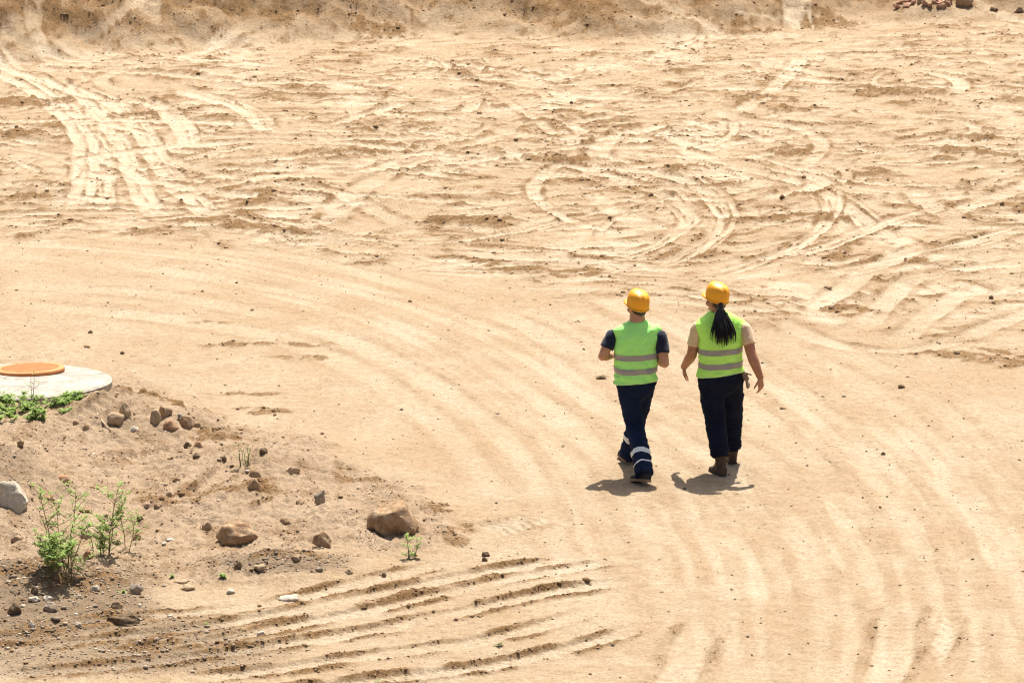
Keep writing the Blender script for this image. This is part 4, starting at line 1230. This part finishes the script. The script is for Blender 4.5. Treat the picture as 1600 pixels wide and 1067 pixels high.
STONES = [
    (612, 836, 84, 48, "brown", "largest boulder, brown with pale top, right end of the foreground heap", 0.62, dict(deep=0.9, sink=0.34, cat="boulder", name="boulder", group="boulders on the heap")),
    (370, 852, 68, 33, "brown", "smooth rounded brown boulder with a hollow, left of the largest boulder", 0.9, dict(dent=True, deep=0.75, cat="boulder", name="boulder", group="boulders on the heap")),
    (12, 791, 62, 46, "white", "whitish boulder cut by the left edge of the picture", 0.3, dict(cat="boulder", name="boulder", group="boulders on the heap")),
    (503, 858, 33, 26, "brown", "crumbly brown clod between the two brown boulders", 0.3, {}),
    (398, 745, 20, 15, "brown", "upper of two brown stones one above the other on the heap slope", 0.6, {}),
    (396, 769, 20, 20, "brown", "lower of two brown stones one above the other on the heap slope", 0.5, {}),
    (499, 792, 20, 25, "grey", "upright grey stone on the slope above the crumbly clod", 0.2, {}),
    (445, 819, 17, 10, "brown", "small brown pebble between the rounded boulder and the grey stone", 0.8, {}),
    (467, 790, 12, 9, "brown", "small brown stone just left of the upright grey stone", 0.6, {}),
    (323, 830, 17, 16, "tan", "tan stone up and left of the rounded brown boulder", 0.7, {}),
    (458, 740, 24, 12, "clay", "flat pale slab of dirt at the edge of the heap by the road", 0.2, {}),
    (97, 756, 29, 15, "red", "rusty red stone above the tall weeds on the left", 0.4, {}),
    (77, 784, 17, 9, "red", "small rusty red stone right of the whitish boulder", 0.5, {}),
    (133, 801, 22, 9, "brown", "flat brown stone between the two tall weeds", 0.4, {}),
    (140, 840, 36, 17, "pink", "pinkish pale stone behind the tall weeds", 0.4, {}),
    (138, 880, 17, 19, "red", "reddish brown stone at the foot of the tall weeds", 0.5, {}),
    (26, 846, 20, 11, "tan", "tan stone below the whitish boulder", 0.4, {}),
    (212, 931, 27, 17, "grey", "angular dark grey stone below the tall weeds", 0.1, {}),
    (84, 916, 18, 14, "dark", "dark clod below the bushiest weed", 0.3, {}),
    (54, 930, 13, 12, "dark", "small dark clod at the upper left of the gravel patch", 0.4, {}),
    (53, 942, 20, 8, "white", "flat white stone in the gravel patch, left of its twin", 0.3, {}),
    (75, 939, 19, 8, "white", "flat white stone in the gravel patch, right of its twin", 0.3, {}),
    (78, 957, 23, 14, "grey", "rounded grey stone below the two flat white stones", 0.6, {}),
    (21, 962, 26, 20, "dark", "large dark clod at the left edge of the gravel patch", 0.3, {}),
    (122, 983, 12, 8, "white", "small white stone at the right of the gravel patch", 0.4, {}),
    (50, 990, 12, 10, "white", "small white stone low in the gravel patch", 0.4, {}),
    (148, 926, 17, 10, "white", "pale stone left of the angular dark grey stone", 0.4, {}),
    (182, 952, 20, 11, "brown", "brown stone below the angular dark grey stone", 0.4, {}),
    (190, 979, 56, 18, "dark", "long dark lump of earth above the fresh ruts", 0.3, dict(deep=0.6)),
    (230, 795, 12, 8, "pink", "pale pink pebble right of the tallest weed", 0.6, {}),
    (246, 796, 14, 8, "brown", "brown pebble right of the tallest weed", 0.5, {}),
    (264, 778, 11, 10, "tan", "tan pebble on the hollow ground above the rounded boulder", 0.7, {}),
    (219, 816, 12, 9, "dark", "dark clod touching the right weed", 0.5, {}),
    (214, 845, 14, 11, "red", "reddish clod at the lower right of the right weed", 0.5, {}),
    (282, 912, 24, 8, "clay", "flat pale stone left end of the dark earth patch", 0.3, {}),
    (292, 922, 26, 9, "clay", "flat pale stone just below the left end of the dark earth patch", 0.3, {}),
    (372, 893, 14, 13, "dark", "dark clod on top of the dark earth patch", 0.4, {}),
    (406, 891, 24, 12, "clay", "pale slanted stone in the middle of the dark earth patch", 0.2, {}),
    (461, 880, 22, 11, "brown", "brown stone at the upper edge of the dark earth patch", 0.4, {}),
    (499, 893, 15, 7, "grey", "flat grey stone at the right of the dark earth patch", 0.3, {}),
    (546, 896, 12, 8, "clay", "small pale stone at the right end of the dark earth patch", 0.4, {}),
    (600, 899, 9, 7, "dark", "lone dark pebble right of the dark earth patch", 0.5, {}),
    (452, 938, 36, 9, "white", "flat white stone lying alone above the fresh ruts", 0.3, {}),
    (408, 992, 16, 8, "white", "white stone lying in the fresh ruts", 0.3, {}),
    (360, 930, 15, 8, "white", "white stone below the dark earth patch", 0.3, {}),
    (759, 869, 13, 8, "dark", "upper of two dark pebbles on the road edge", 0.5, {}),
    (757, 877, 10, 7, "dark", "lower of two dark pebbles on the road edge", 0.5, {}),
    (181, 664, 34, 20, "clay", "broad pale clay lump on the crest below the slab", 0.5, {}),
    (195, 656, 20, 24, "clay", "tall pale clay lump on the crest right of the broad one", 0.55, {}),
    (243, 663, 20, 26, "clay", "upright clay lump in the middle of the crest", 0.55, {}),
    (258, 655, 26, 20, "tan", "tan earth lump behind the orange one on the crest", 0.4, {}),
    (267, 674, 26, 16, "red", "orange-brown clod on the crest, lowest of the cluster", 0.6, {}),
    (291, 670, 25, 22, "brown", "brown clod at the right end of the crest cluster", 0.5, {}),
    (284, 661, 16, 13, "grey", "grey stone lodged beside the brown clod of the crest", 0.3, {}),
    (308, 669, 12, 10, "tan", "small tan clod right of the crest cluster", 0.5, {}),
    (318, 674, 13, 9, "tan", "last small tan clod on the right slope of the crest", 0.5, {}),
    (135, 672, 12, 10, "brown", "small brown clod below the left part of the crest", 0.5, {}),
    (119, 664, 12, 10, "tan", "small tan clod below the slab", 0.5, {}),
    (168, 615, 14, 10, "tan", "small tan clod against the slab's right rim", 0.5, {}),
    (210, 671, 16, 9, "white", "pale stone at the foot of the crest", 0.3, {}),
    (294, 702, 15, 13, "dark", "dark clod left of the reddish clod below the crest", 0.4, {}),
    (309, 704, 16, 10, "red", "reddish clod below the crest", 0.5, {}),
    (307, 714, 14, 9, "dark", "dark brown clod under the reddish clod", 0.5, {}),
    (347, 717, 16, 9, "dark", "dark clod left of the pale dry weed", 0.5, {}),
    (412, 712, 14, 10, "dark", "dark clod right of the pale dry weed", 0.5, {}),
    (32, 700, 14, 14, "brown", "brown clod above the whitish boulder", 0.4, {}),
    (276, 754, 14, 9, "brown", "brown clod in the middle of the heap", 0.5, {}),
    (1549, 468, 9, 6, "dark", "lone dark clod on the far right of the road", 0.5, {}),
    (1409, 606, 12, 6, "dark", "dark flat clod right of the walkers", 0.5, {}),
    (940, 592, 18, 6, "dark", "dark flat clod beside the left walker's elbow", 0.5, {}),
    (1380, 711, 8, 5, "dark", "tiny dark clod on the road right of the walkers' feet", 0.5, {}),
    (1495, 556, 12, 5, "dark", "dark clod beside the worn patch on the right", 0.5, {}),
    (141, 521, 8, 5, "dark", "lone dark pebble on the road above the slab", 0.5, {}),
    (191, 555, 8, 5, "dark", "dark pebble on the road right above the slab", 0.5, {}),
    (1508, 14, 30, 18, "tan", "squared tan rock at the foot of the far bank, upper right", 0.1, dict(sink=0.1)),
    (1553, 20, 16, 9, "dark", "dark rock right of the squared tan rock", 0.3, {}),
    (1593, 22, 18, 10, "dark", "dark rock in the upper right corner", 0.3, {}),
]
for i, (px, row, w_, h_, m_, lab, rd, kw) in enumerate(STONES):
    if "crest" in lab: kw = dict(kw, sink=0.5)
    stone(px, row, w_, h_, m_, lab, i, rd, **kw)

# broken bricks at the foot of the far bank
M_BRICK = stone_mat("broken_red_brick", (0.33, 0.16, 0.105), (0.45, 0.25, 0.175), 0.75)
for i in range(26):
    px = rng.uniform(1395, 1492); row = rng.uniform(2, 12)
    x, y = cast(px, row)
    L, Wd, Ht = rng.uniform(0.08, 0.19), rng.uniform(0.08, 0.13), rng.uniform(0.06, 0.09)
    bm = bmesh.new(); bmesh.ops.create_cube(bm, size=1.0)
    for v in bm.verts: v.co = Vector((v.co.x * L, v.co.y * Wd, v.co.z * Ht)) * rng.uniform(0.75, 1.1)
    bmesh.ops.bevel(bm, geom=bm.edges[:], offset=0.008, segments=1, affect='EDGES')
    me = bpy.data.meshes.new("brick"); bm.to_mesh(me); bm.free()
    o = link_mesh("brick_fragment", me, M_BRICK, smooth=False)
    o.location = (x, y, float(ground_z(np.array([x]), np.array([y]))[0]) + 0.02)
    o.rotation_euler = tuple(rng.uniform(-0.6, 0.6, 2)) + (rng.uniform(0, 3.1),)
    tag(o, "reddish brick fragment in the rubble left of the squared tan rock", "brick", "broken bricks at the foot of the bank")

# ------------------------------------------------------------------ manhole slab and lid
def concrete_mat():
    m, nt, bs = new_mat("weathered_concrete")
    tc = N(nt, "ShaderNodeTexCoord").outputs["Object"]
    f = ramp(nt, noise(nt, tc, 3.0, 6, 0.7, 0.8), 0.35, 0.65)
    f2 = ramp(nt, noise(nt, tc, 40.0, 4, 0.7), 0.25, 0.75)
    st = ramp(nt, noise(nt, tc, 5.0, 6, 0.8, 1.5), 0.50, 0.70)
    c = mixcol(nt, f, (0.25, 0.225, 0.185), (0.47, 0.43, 0.36))
    c = mixcol(nt, st, c, (0.22, 0.19, 0.155))
    c = mixcol(nt, 1.0, c, mixcol(nt, f2, (0.75, 0.74, 0.72), (1.1, 1.1, 1.1)), 'MULTIPLY')
    nt.links.new(c, bs.inputs["Base Color"])
    bs.inputs["Roughness"].default_value = 0.95
    bump(nt, bs, noise(nt, tc, 25.0, 6, 0.7), 0.012, 0.8)
    return m
M_CONC = concrete_mat()
def revolve(prof, n, wob=0.0, seed=0):
    V, F = [], []
    m = len(prof)
    for k in range(n):
        th = 2 * math.pi * k / n
        for (r, z) in prof:
            q = 1 + wob * float(gn(np.array(3 * math.cos(th) + r), np.array(3 * math.sin(th) + z * 5), seed))
            V.append((r * q * math.cos(th), r * q * math.sin(th), z))
    for k in range(n):
        for j in range(m - 1):
            F.append((k * m + j, ((k + 1) % n) * m + j, ((k + 1) % n) * m + j + 1, k * m + j + 1))
    return V, F
SLAB_TOP = 0.20
sx, sy = g(8, 594, SLAB_TOP)
V, F = revolve([(0.02, 0.019), (0.20, 0.019), (0.44, 0.018), (0.9, 0.006), (1.07, -0.004), (1.10, -0.02), (1.095, -0.08), (1.06, -0.15), (1.03, -0.32), (0.02, -0.32)][::-1], 96, 0.012, 4)
slab_me = mesh_from(V, F)
slab = link_mesh("concrete_slab", slab_me, M_CONC, None, (sx, sy, SLAB_TOP), smooth=False)
slab.rotation_euler = (R_(-3.0), R_(-0.5), 0)
tag(slab, "round weathered concrete manhole slab at the left edge, carrying the orange lid", "slab")
def lid_mat():
    m, nt, bs = new_mat("faded_orange_lid")
    tc = N(nt, "ShaderNodeTexCoord").outputs["Object"]
    mp = N(nt, "ShaderNodeMapping"); mp.inputs["Scale"].default_value = (2.0, 22.0, 4.0)
    nt.links.new(tc, mp.inputs[0])
    f = ramp(nt, noise(nt, mp.outputs[0], 3.0, 5, 0.7), 0.3, 0.7)
    c = mixcol(nt, f, (0.50, 0.150, 0.040), (0.66, 0.270, 0.090))
    nt.links.new(c, bs.inputs["Base Color"])
    bs.inputs["Roughness"].default_value = 0.8
    bump(nt, bs, noise(nt, mp.outputs[0], 12.0, 4, 0.7), 0.004, 0.8)
    return m
M_LID = lid_mat()
V, F = revolve([(0.002, 0.034), (0.335, 0.034), (0.356, 0.030), (0.362, 0.018), (0.360, -0.004), (0.002, -0.004)][::-1], 72, 0.004, 6)
lx = 0.20
lid = link_mesh("manhole_lid", mesh_from(V, F), M_LID, None, (sx + lx, sy + 0.46, SLAB_TOP - 0.002), smooth=False)
lid.rotation_euler = (R_(-3.0), R_(-1.6), 0)
tag(lid, "flat round faded orange lid lying on the concrete slab", "lid")
for k in range(15):                                            # raised ribs on the lid
    yv = -0.28 + k * 0.04
    hl = math.sqrt(0.30 ** 2 - yv ** 2) if abs(yv) < 0.30 else 0.05
    bm = bmesh.new(); bmesh.ops.create_cube(bm, size=1.0)
    for v in bm.verts: v.co = Vector((v.co.x * 2 * hl, v.co.y * (0.020 if v.co.z < 0 else 0.014) + yv, 0.0335 + (v.co.z + 0.5) * 0.004))
    me = bpy.data.meshes.new("rib"); bm.to_mesh(me); bm.free()
    link_mesh("rib", me, M_LID, lid, smooth=False)

# ------------------------------------------------------------------ weeds
def leaf_mat(name, a, b):
    m, nt, bs = new_mat(name)
    at = N(nt, "ShaderNodeAttribute", attribute_name="tint")
    c = mixcol(nt, at.outputs["Fac"], a, b)
    nt.links.new(c, bs.inputs["Base Color"])
    bs.inputs["Roughness"].default_value = 0.6
    bs.inputs["Specular IOR Level"].default_value = 0.3
    tr = N(nt, "ShaderNodeBsdfTranslucent"); nt.links.new(c, tr.inputs[0])
    mx = N(nt, "ShaderNodeMixShader"); mx.inputs[0].default_value = 0.4
    nt.links.new(bs.outputs[0], mx.inputs[1]); nt.links.new(tr.outputs[0], mx.inputs[2])
    nt.links.new(mx.outputs[0], nt.nodes["Material Output"].inputs[0])
    return m
M_LEAF = leaf_mat("green_weed_leaf", (0.19, 0.31, 0.06), (0.43, 0.54, 0.16))
M_DRY = leaf_mat("pale_dry_leaf", (0.30, 0.32, 0.12), (0.50, 0.48, 0.24))
M_STEM = rough_mat("weed_stem", [(0.12, 0.085, 0.04), (0.20, 0.17, 0.07)], 30.0, 0.001)

def weed(px, row, height, nstem, spread, label, leaf=0.022, dens=1.0, bushy=0.5, mat=None, name="weed", flat=0.0, lean=(0, 0)):
    x, y = cast(px, row)
    z = float(ground_z(np.array([x]), np.array([y]))[0])
    root = bpy.data.objects.new(name, None); COL.objects.link(root); root.location = (x, y, z)
    root.empty_display_size = 0.1
    SV, SF, LV, LF, LT = [], [], [], [], []
    def twig(p, d, L, r, lvl):
        m = 6
        b0 = len(SV); pts = []
        dd = d.normalized(); q = Vector(p)
        for j in range(m):
            t = j / (m - 1)
            pts.append((q.copy(), dd.copy()))
            rr = r * (1 - 0.75 * t)
            e1 = dd.orthogonal().normalized(); e2 = dd.cross(e1)
            for k in range(4):
                th = math.pi / 2 * k
                SV.append(tuple(q + e1 * rr * math.cos(th) + e2 * rr * math.sin(th)))
            q = q + dd * (L / (m - 1))
            dd = (dd + Vector((random.gauss(0, 0.10), random.gauss(0, 0.10), 0.05 if lvl else 0.02))).normalized()
        for j in range(m - 1):
            for k in range(4):
                SF.append((b0 + j * 4 + k, b0 + j * 4 + (k + 1) % 4, b0 + (j + 1) * 4 + (k + 1) % 4, b0 + (j + 1) * 4 + k))
        if lvl < 2:
            nb = int((7 if lvl == 0 else 3) * dens * (0.6 + L * 1.1))
            for _ in range(nb):
                t = random.uniform(0.12, 0.95) if lvl == 0 else random.uniform(0.2, 0.95)
                j = min(int(t * (m - 1)), m - 2)
                pp = pts[j][0].lerp(pts[j + 1][0], t * (m - 1) - j)
                a = random.uniform(0, 2 * math.pi)
                out = Vector((math.cos(a), math.sin(a), random.uniform(0.2, 0.9)))
                twig(pp, out, L * random.uniform(0.22, 0.45) * (1.15 - 0.65 * t) * (0.7 + bushy), r * 0.5, lvl + 1)
        nl = int((7 if lvl else 6) * dens)
        for _ in range(nl):
            t = random.uniform(0.25 if lvl == 0 else 0.15, 1.0)
            j = min(int(t * (m - 1)), m - 2)
            pp = pts[j][0].lerp(pts[j + 1][0], t * (m - 1) - j)
            a = random.uniform(0, 2 * math.pi)
            o = Vector((math.cos(a), math.sin(a), random.uniform(-0.1, 0.8))).normalized()
            l = leaf * random.uniform(0.6, 1.4)
            sd = o.cross(Vector((0, 0, 1))).normalized() * l * random.uniform(0.2, 0.32)
            up = Vector((0, 0, 1)) * l * random.uniform(-0.12, 0.12)
            b = len(LV)
            LV.extend([tuple(pp), tuple(pp + o * l * 0.5 + sd + up), tuple(pp + o * l), tuple(pp + o * l * 0.5 - sd + up)])
            LF.append((b, b + 1, b + 2, b + 3))
            LT.extend([random.random()] * 4)
    for i in range(nstem):
        a = random.uniform(0, 2 * math.pi); rr = spread * math.sqrt(random.random())
        p = Vector((rr * math.cos(a) * 0.5, rr * math.sin(a) * 0.5, -0.03))
        zz = float(ground_z(np.array([x + p.x]), np.array([y + p.y]))[0]) - z
        p.z += min(zz, 0.15)
        tip = Vector((math.cos(a) * (0.15 + flat) + lean[0], math.sin(a) * (0.15 + flat) + lean[1], 1.0 - 0.6 * flat))
        SV.clear(); SF.clear()
        twig(p, tip, height * random.uniform(0.55, 1.0) if i else height, 0.004 + 0.004 * height, 0)
        link_mesh("stem", mesh_from(SV, SF), M_STEM, root)
    me = mesh_from(LV, LF)
    a = me.attributes.new("tint", 'FLOAT', 'POINT'); a.data.foreach_set("value", np.array(LT, np.float32))
    fo = link_mesh("foliage", me, mat or M_LEAF, root)
    tag(root, label, "weed", "weeds growing on the heap")
    return root

weed(103, 893, 0.80, 5, 0.16, "tallest bushy green weed on the left of the heap", 0.030, 1.1, 0.45)
weed(88, 897, 0.40, 5, 0.50, "low leafy green clump at the foot of the tallest weed", 0.034, 1.35, 0.75)
weed(168, 872, 0.66, 2, 0.05, "slender green weed with bare stem right of the bushy weed", 0.032, 1.35, 0.5)
weed(150, 868, 0.34, 4, 0.20, "low green weed between the bushy and the slender one", 0.026, 1.1, 0.7)
weed(196, 862, 0.40, 2, 0.06, "short sparse weed at the right side of the slender one", 0.024, 1.0, 0.6)
weed(30, 650, 0.24, 15, 0.75, "spreading green weeds under the front rim of the concrete slab", 0.034, 1.4, 0.9, None, "weed", 0.6)
weed(88, 640, 0.20, 9, 0.40, "green weeds under the slab, right of the spreading ones", 0.032, 1.4, 1.0, None, "weed", 0.9)
weed(-15, 652, 0.24, 9, 0.5, "green weeds under the slab at the very left edge", 0.034, 1.4, 1.0, None, "weed", 0.8)
weed(50, 640, 0.42, 2, 0.10, "thin sprawling weed standing in front of the slab face", 0.022, 0.45, 0.5)
weed(384, 724, 0.26, 7, 0.12, "pale dry weed on the ridge of the heap", 0.018, 0.8, 0.4, M_DRY)
weed(645, 872, 0.25, 3, 0.08, "small green weed in front of the largest boulder", 0.026, 1.0, 0.4)
weed(351, 905, 0.07, 3, 0.05, "bright green seedling in the dark earth patch", 0.024, 1.1, 0.6)
weed(270, 903, 0.06, 3, 0.04, "tiny seedling left of the dark earth patch", 0.018, 0.9, 0.6)
weed(322, 973, 0.05, 3, 0.04, "tiny seedling at the edge of the fresh ruts", 0.018, 0.9, 0.6)
weed(777, 1008, 0.06, 3, 0.06, "tiny pale seedling among the ruts in the foreground", 0.018, 0.9, 0.6, M_DRY)
weed(594, 1062, 0.06, 3, 0.05, "tiny seedling at the bottom edge among the ruts", 0.018, 0.9, 0.6, M_DRY)
weed(188, 927, 0.05, 3, 0.05, "tiny seedling left of the angular dark grey stone", 0.016, 0.9, 0.6)

# dry sticks
def stick(px0, row0, px1, row1, r, label):
    a, b = cast(px0, row0), cast(px1, row1)
    za = float(ground_z(np.array([a[0]]), np.array([a[1]]))[0]); zb = float(ground_z(np.array([b[0]]), np.array([b[1]]))[0])
    P0, P1 = Vector((a[0], a[1], za + r)), Vector((b[0], b[1], zb + r * 0.6))
    V, F = [], []
    m = 8
    d = (P1 - P0).normalized(); e1 = d.orthogonal().normalized(); e2 = d.cross(e1)
    for j in range(m):
        t = j / (m - 1)
        c = P0.lerp(P1, t) + e1 * 0.006 * math.sin(t * 5) + e2 * 0.004 * math.sin(t * 9)
        for k in range(6):
            th = math.pi / 3 * k
            rr = r * (1 - 0.4 * t) * random.uniform(0.85, 1.15)
            V.append(tuple(c + e1 * rr * math.cos(th) + e2 * rr * math.sin(th) - P0))
    for j in range(m - 1):
        for k in range(6):
            F.append((j * 6 + k, j * 6 + (k + 1) % 6, (j + 1) * 6 + (k + 1) % 6, (j + 1) * 6 + k))
    F.append(tuple(range(6))[::-1]); F.append(tuple((m - 1) * 6 + k for k in range(6)))
    o = link_mesh("stick", mesh_from(V, F), M_STICK, None, P0)
    tag(o, label, "stick", "dry sticks on the ground")
M_STICK = rough_mat("dry_wood", [(0.36, 0.26, 0.16), (0.50, 0.39, 0.26)], 30.0, 0.001)
stick(152, 648, 172, 676, 0.012, "dry stick leaning on the crest below the slab")
stick(290, 962, 308, 977, 0.007, "thin dry stick above the fresh ruts")
stick(196, 612, 212, 622, 0.010, "short dry stick right of the slab on the heap edge")
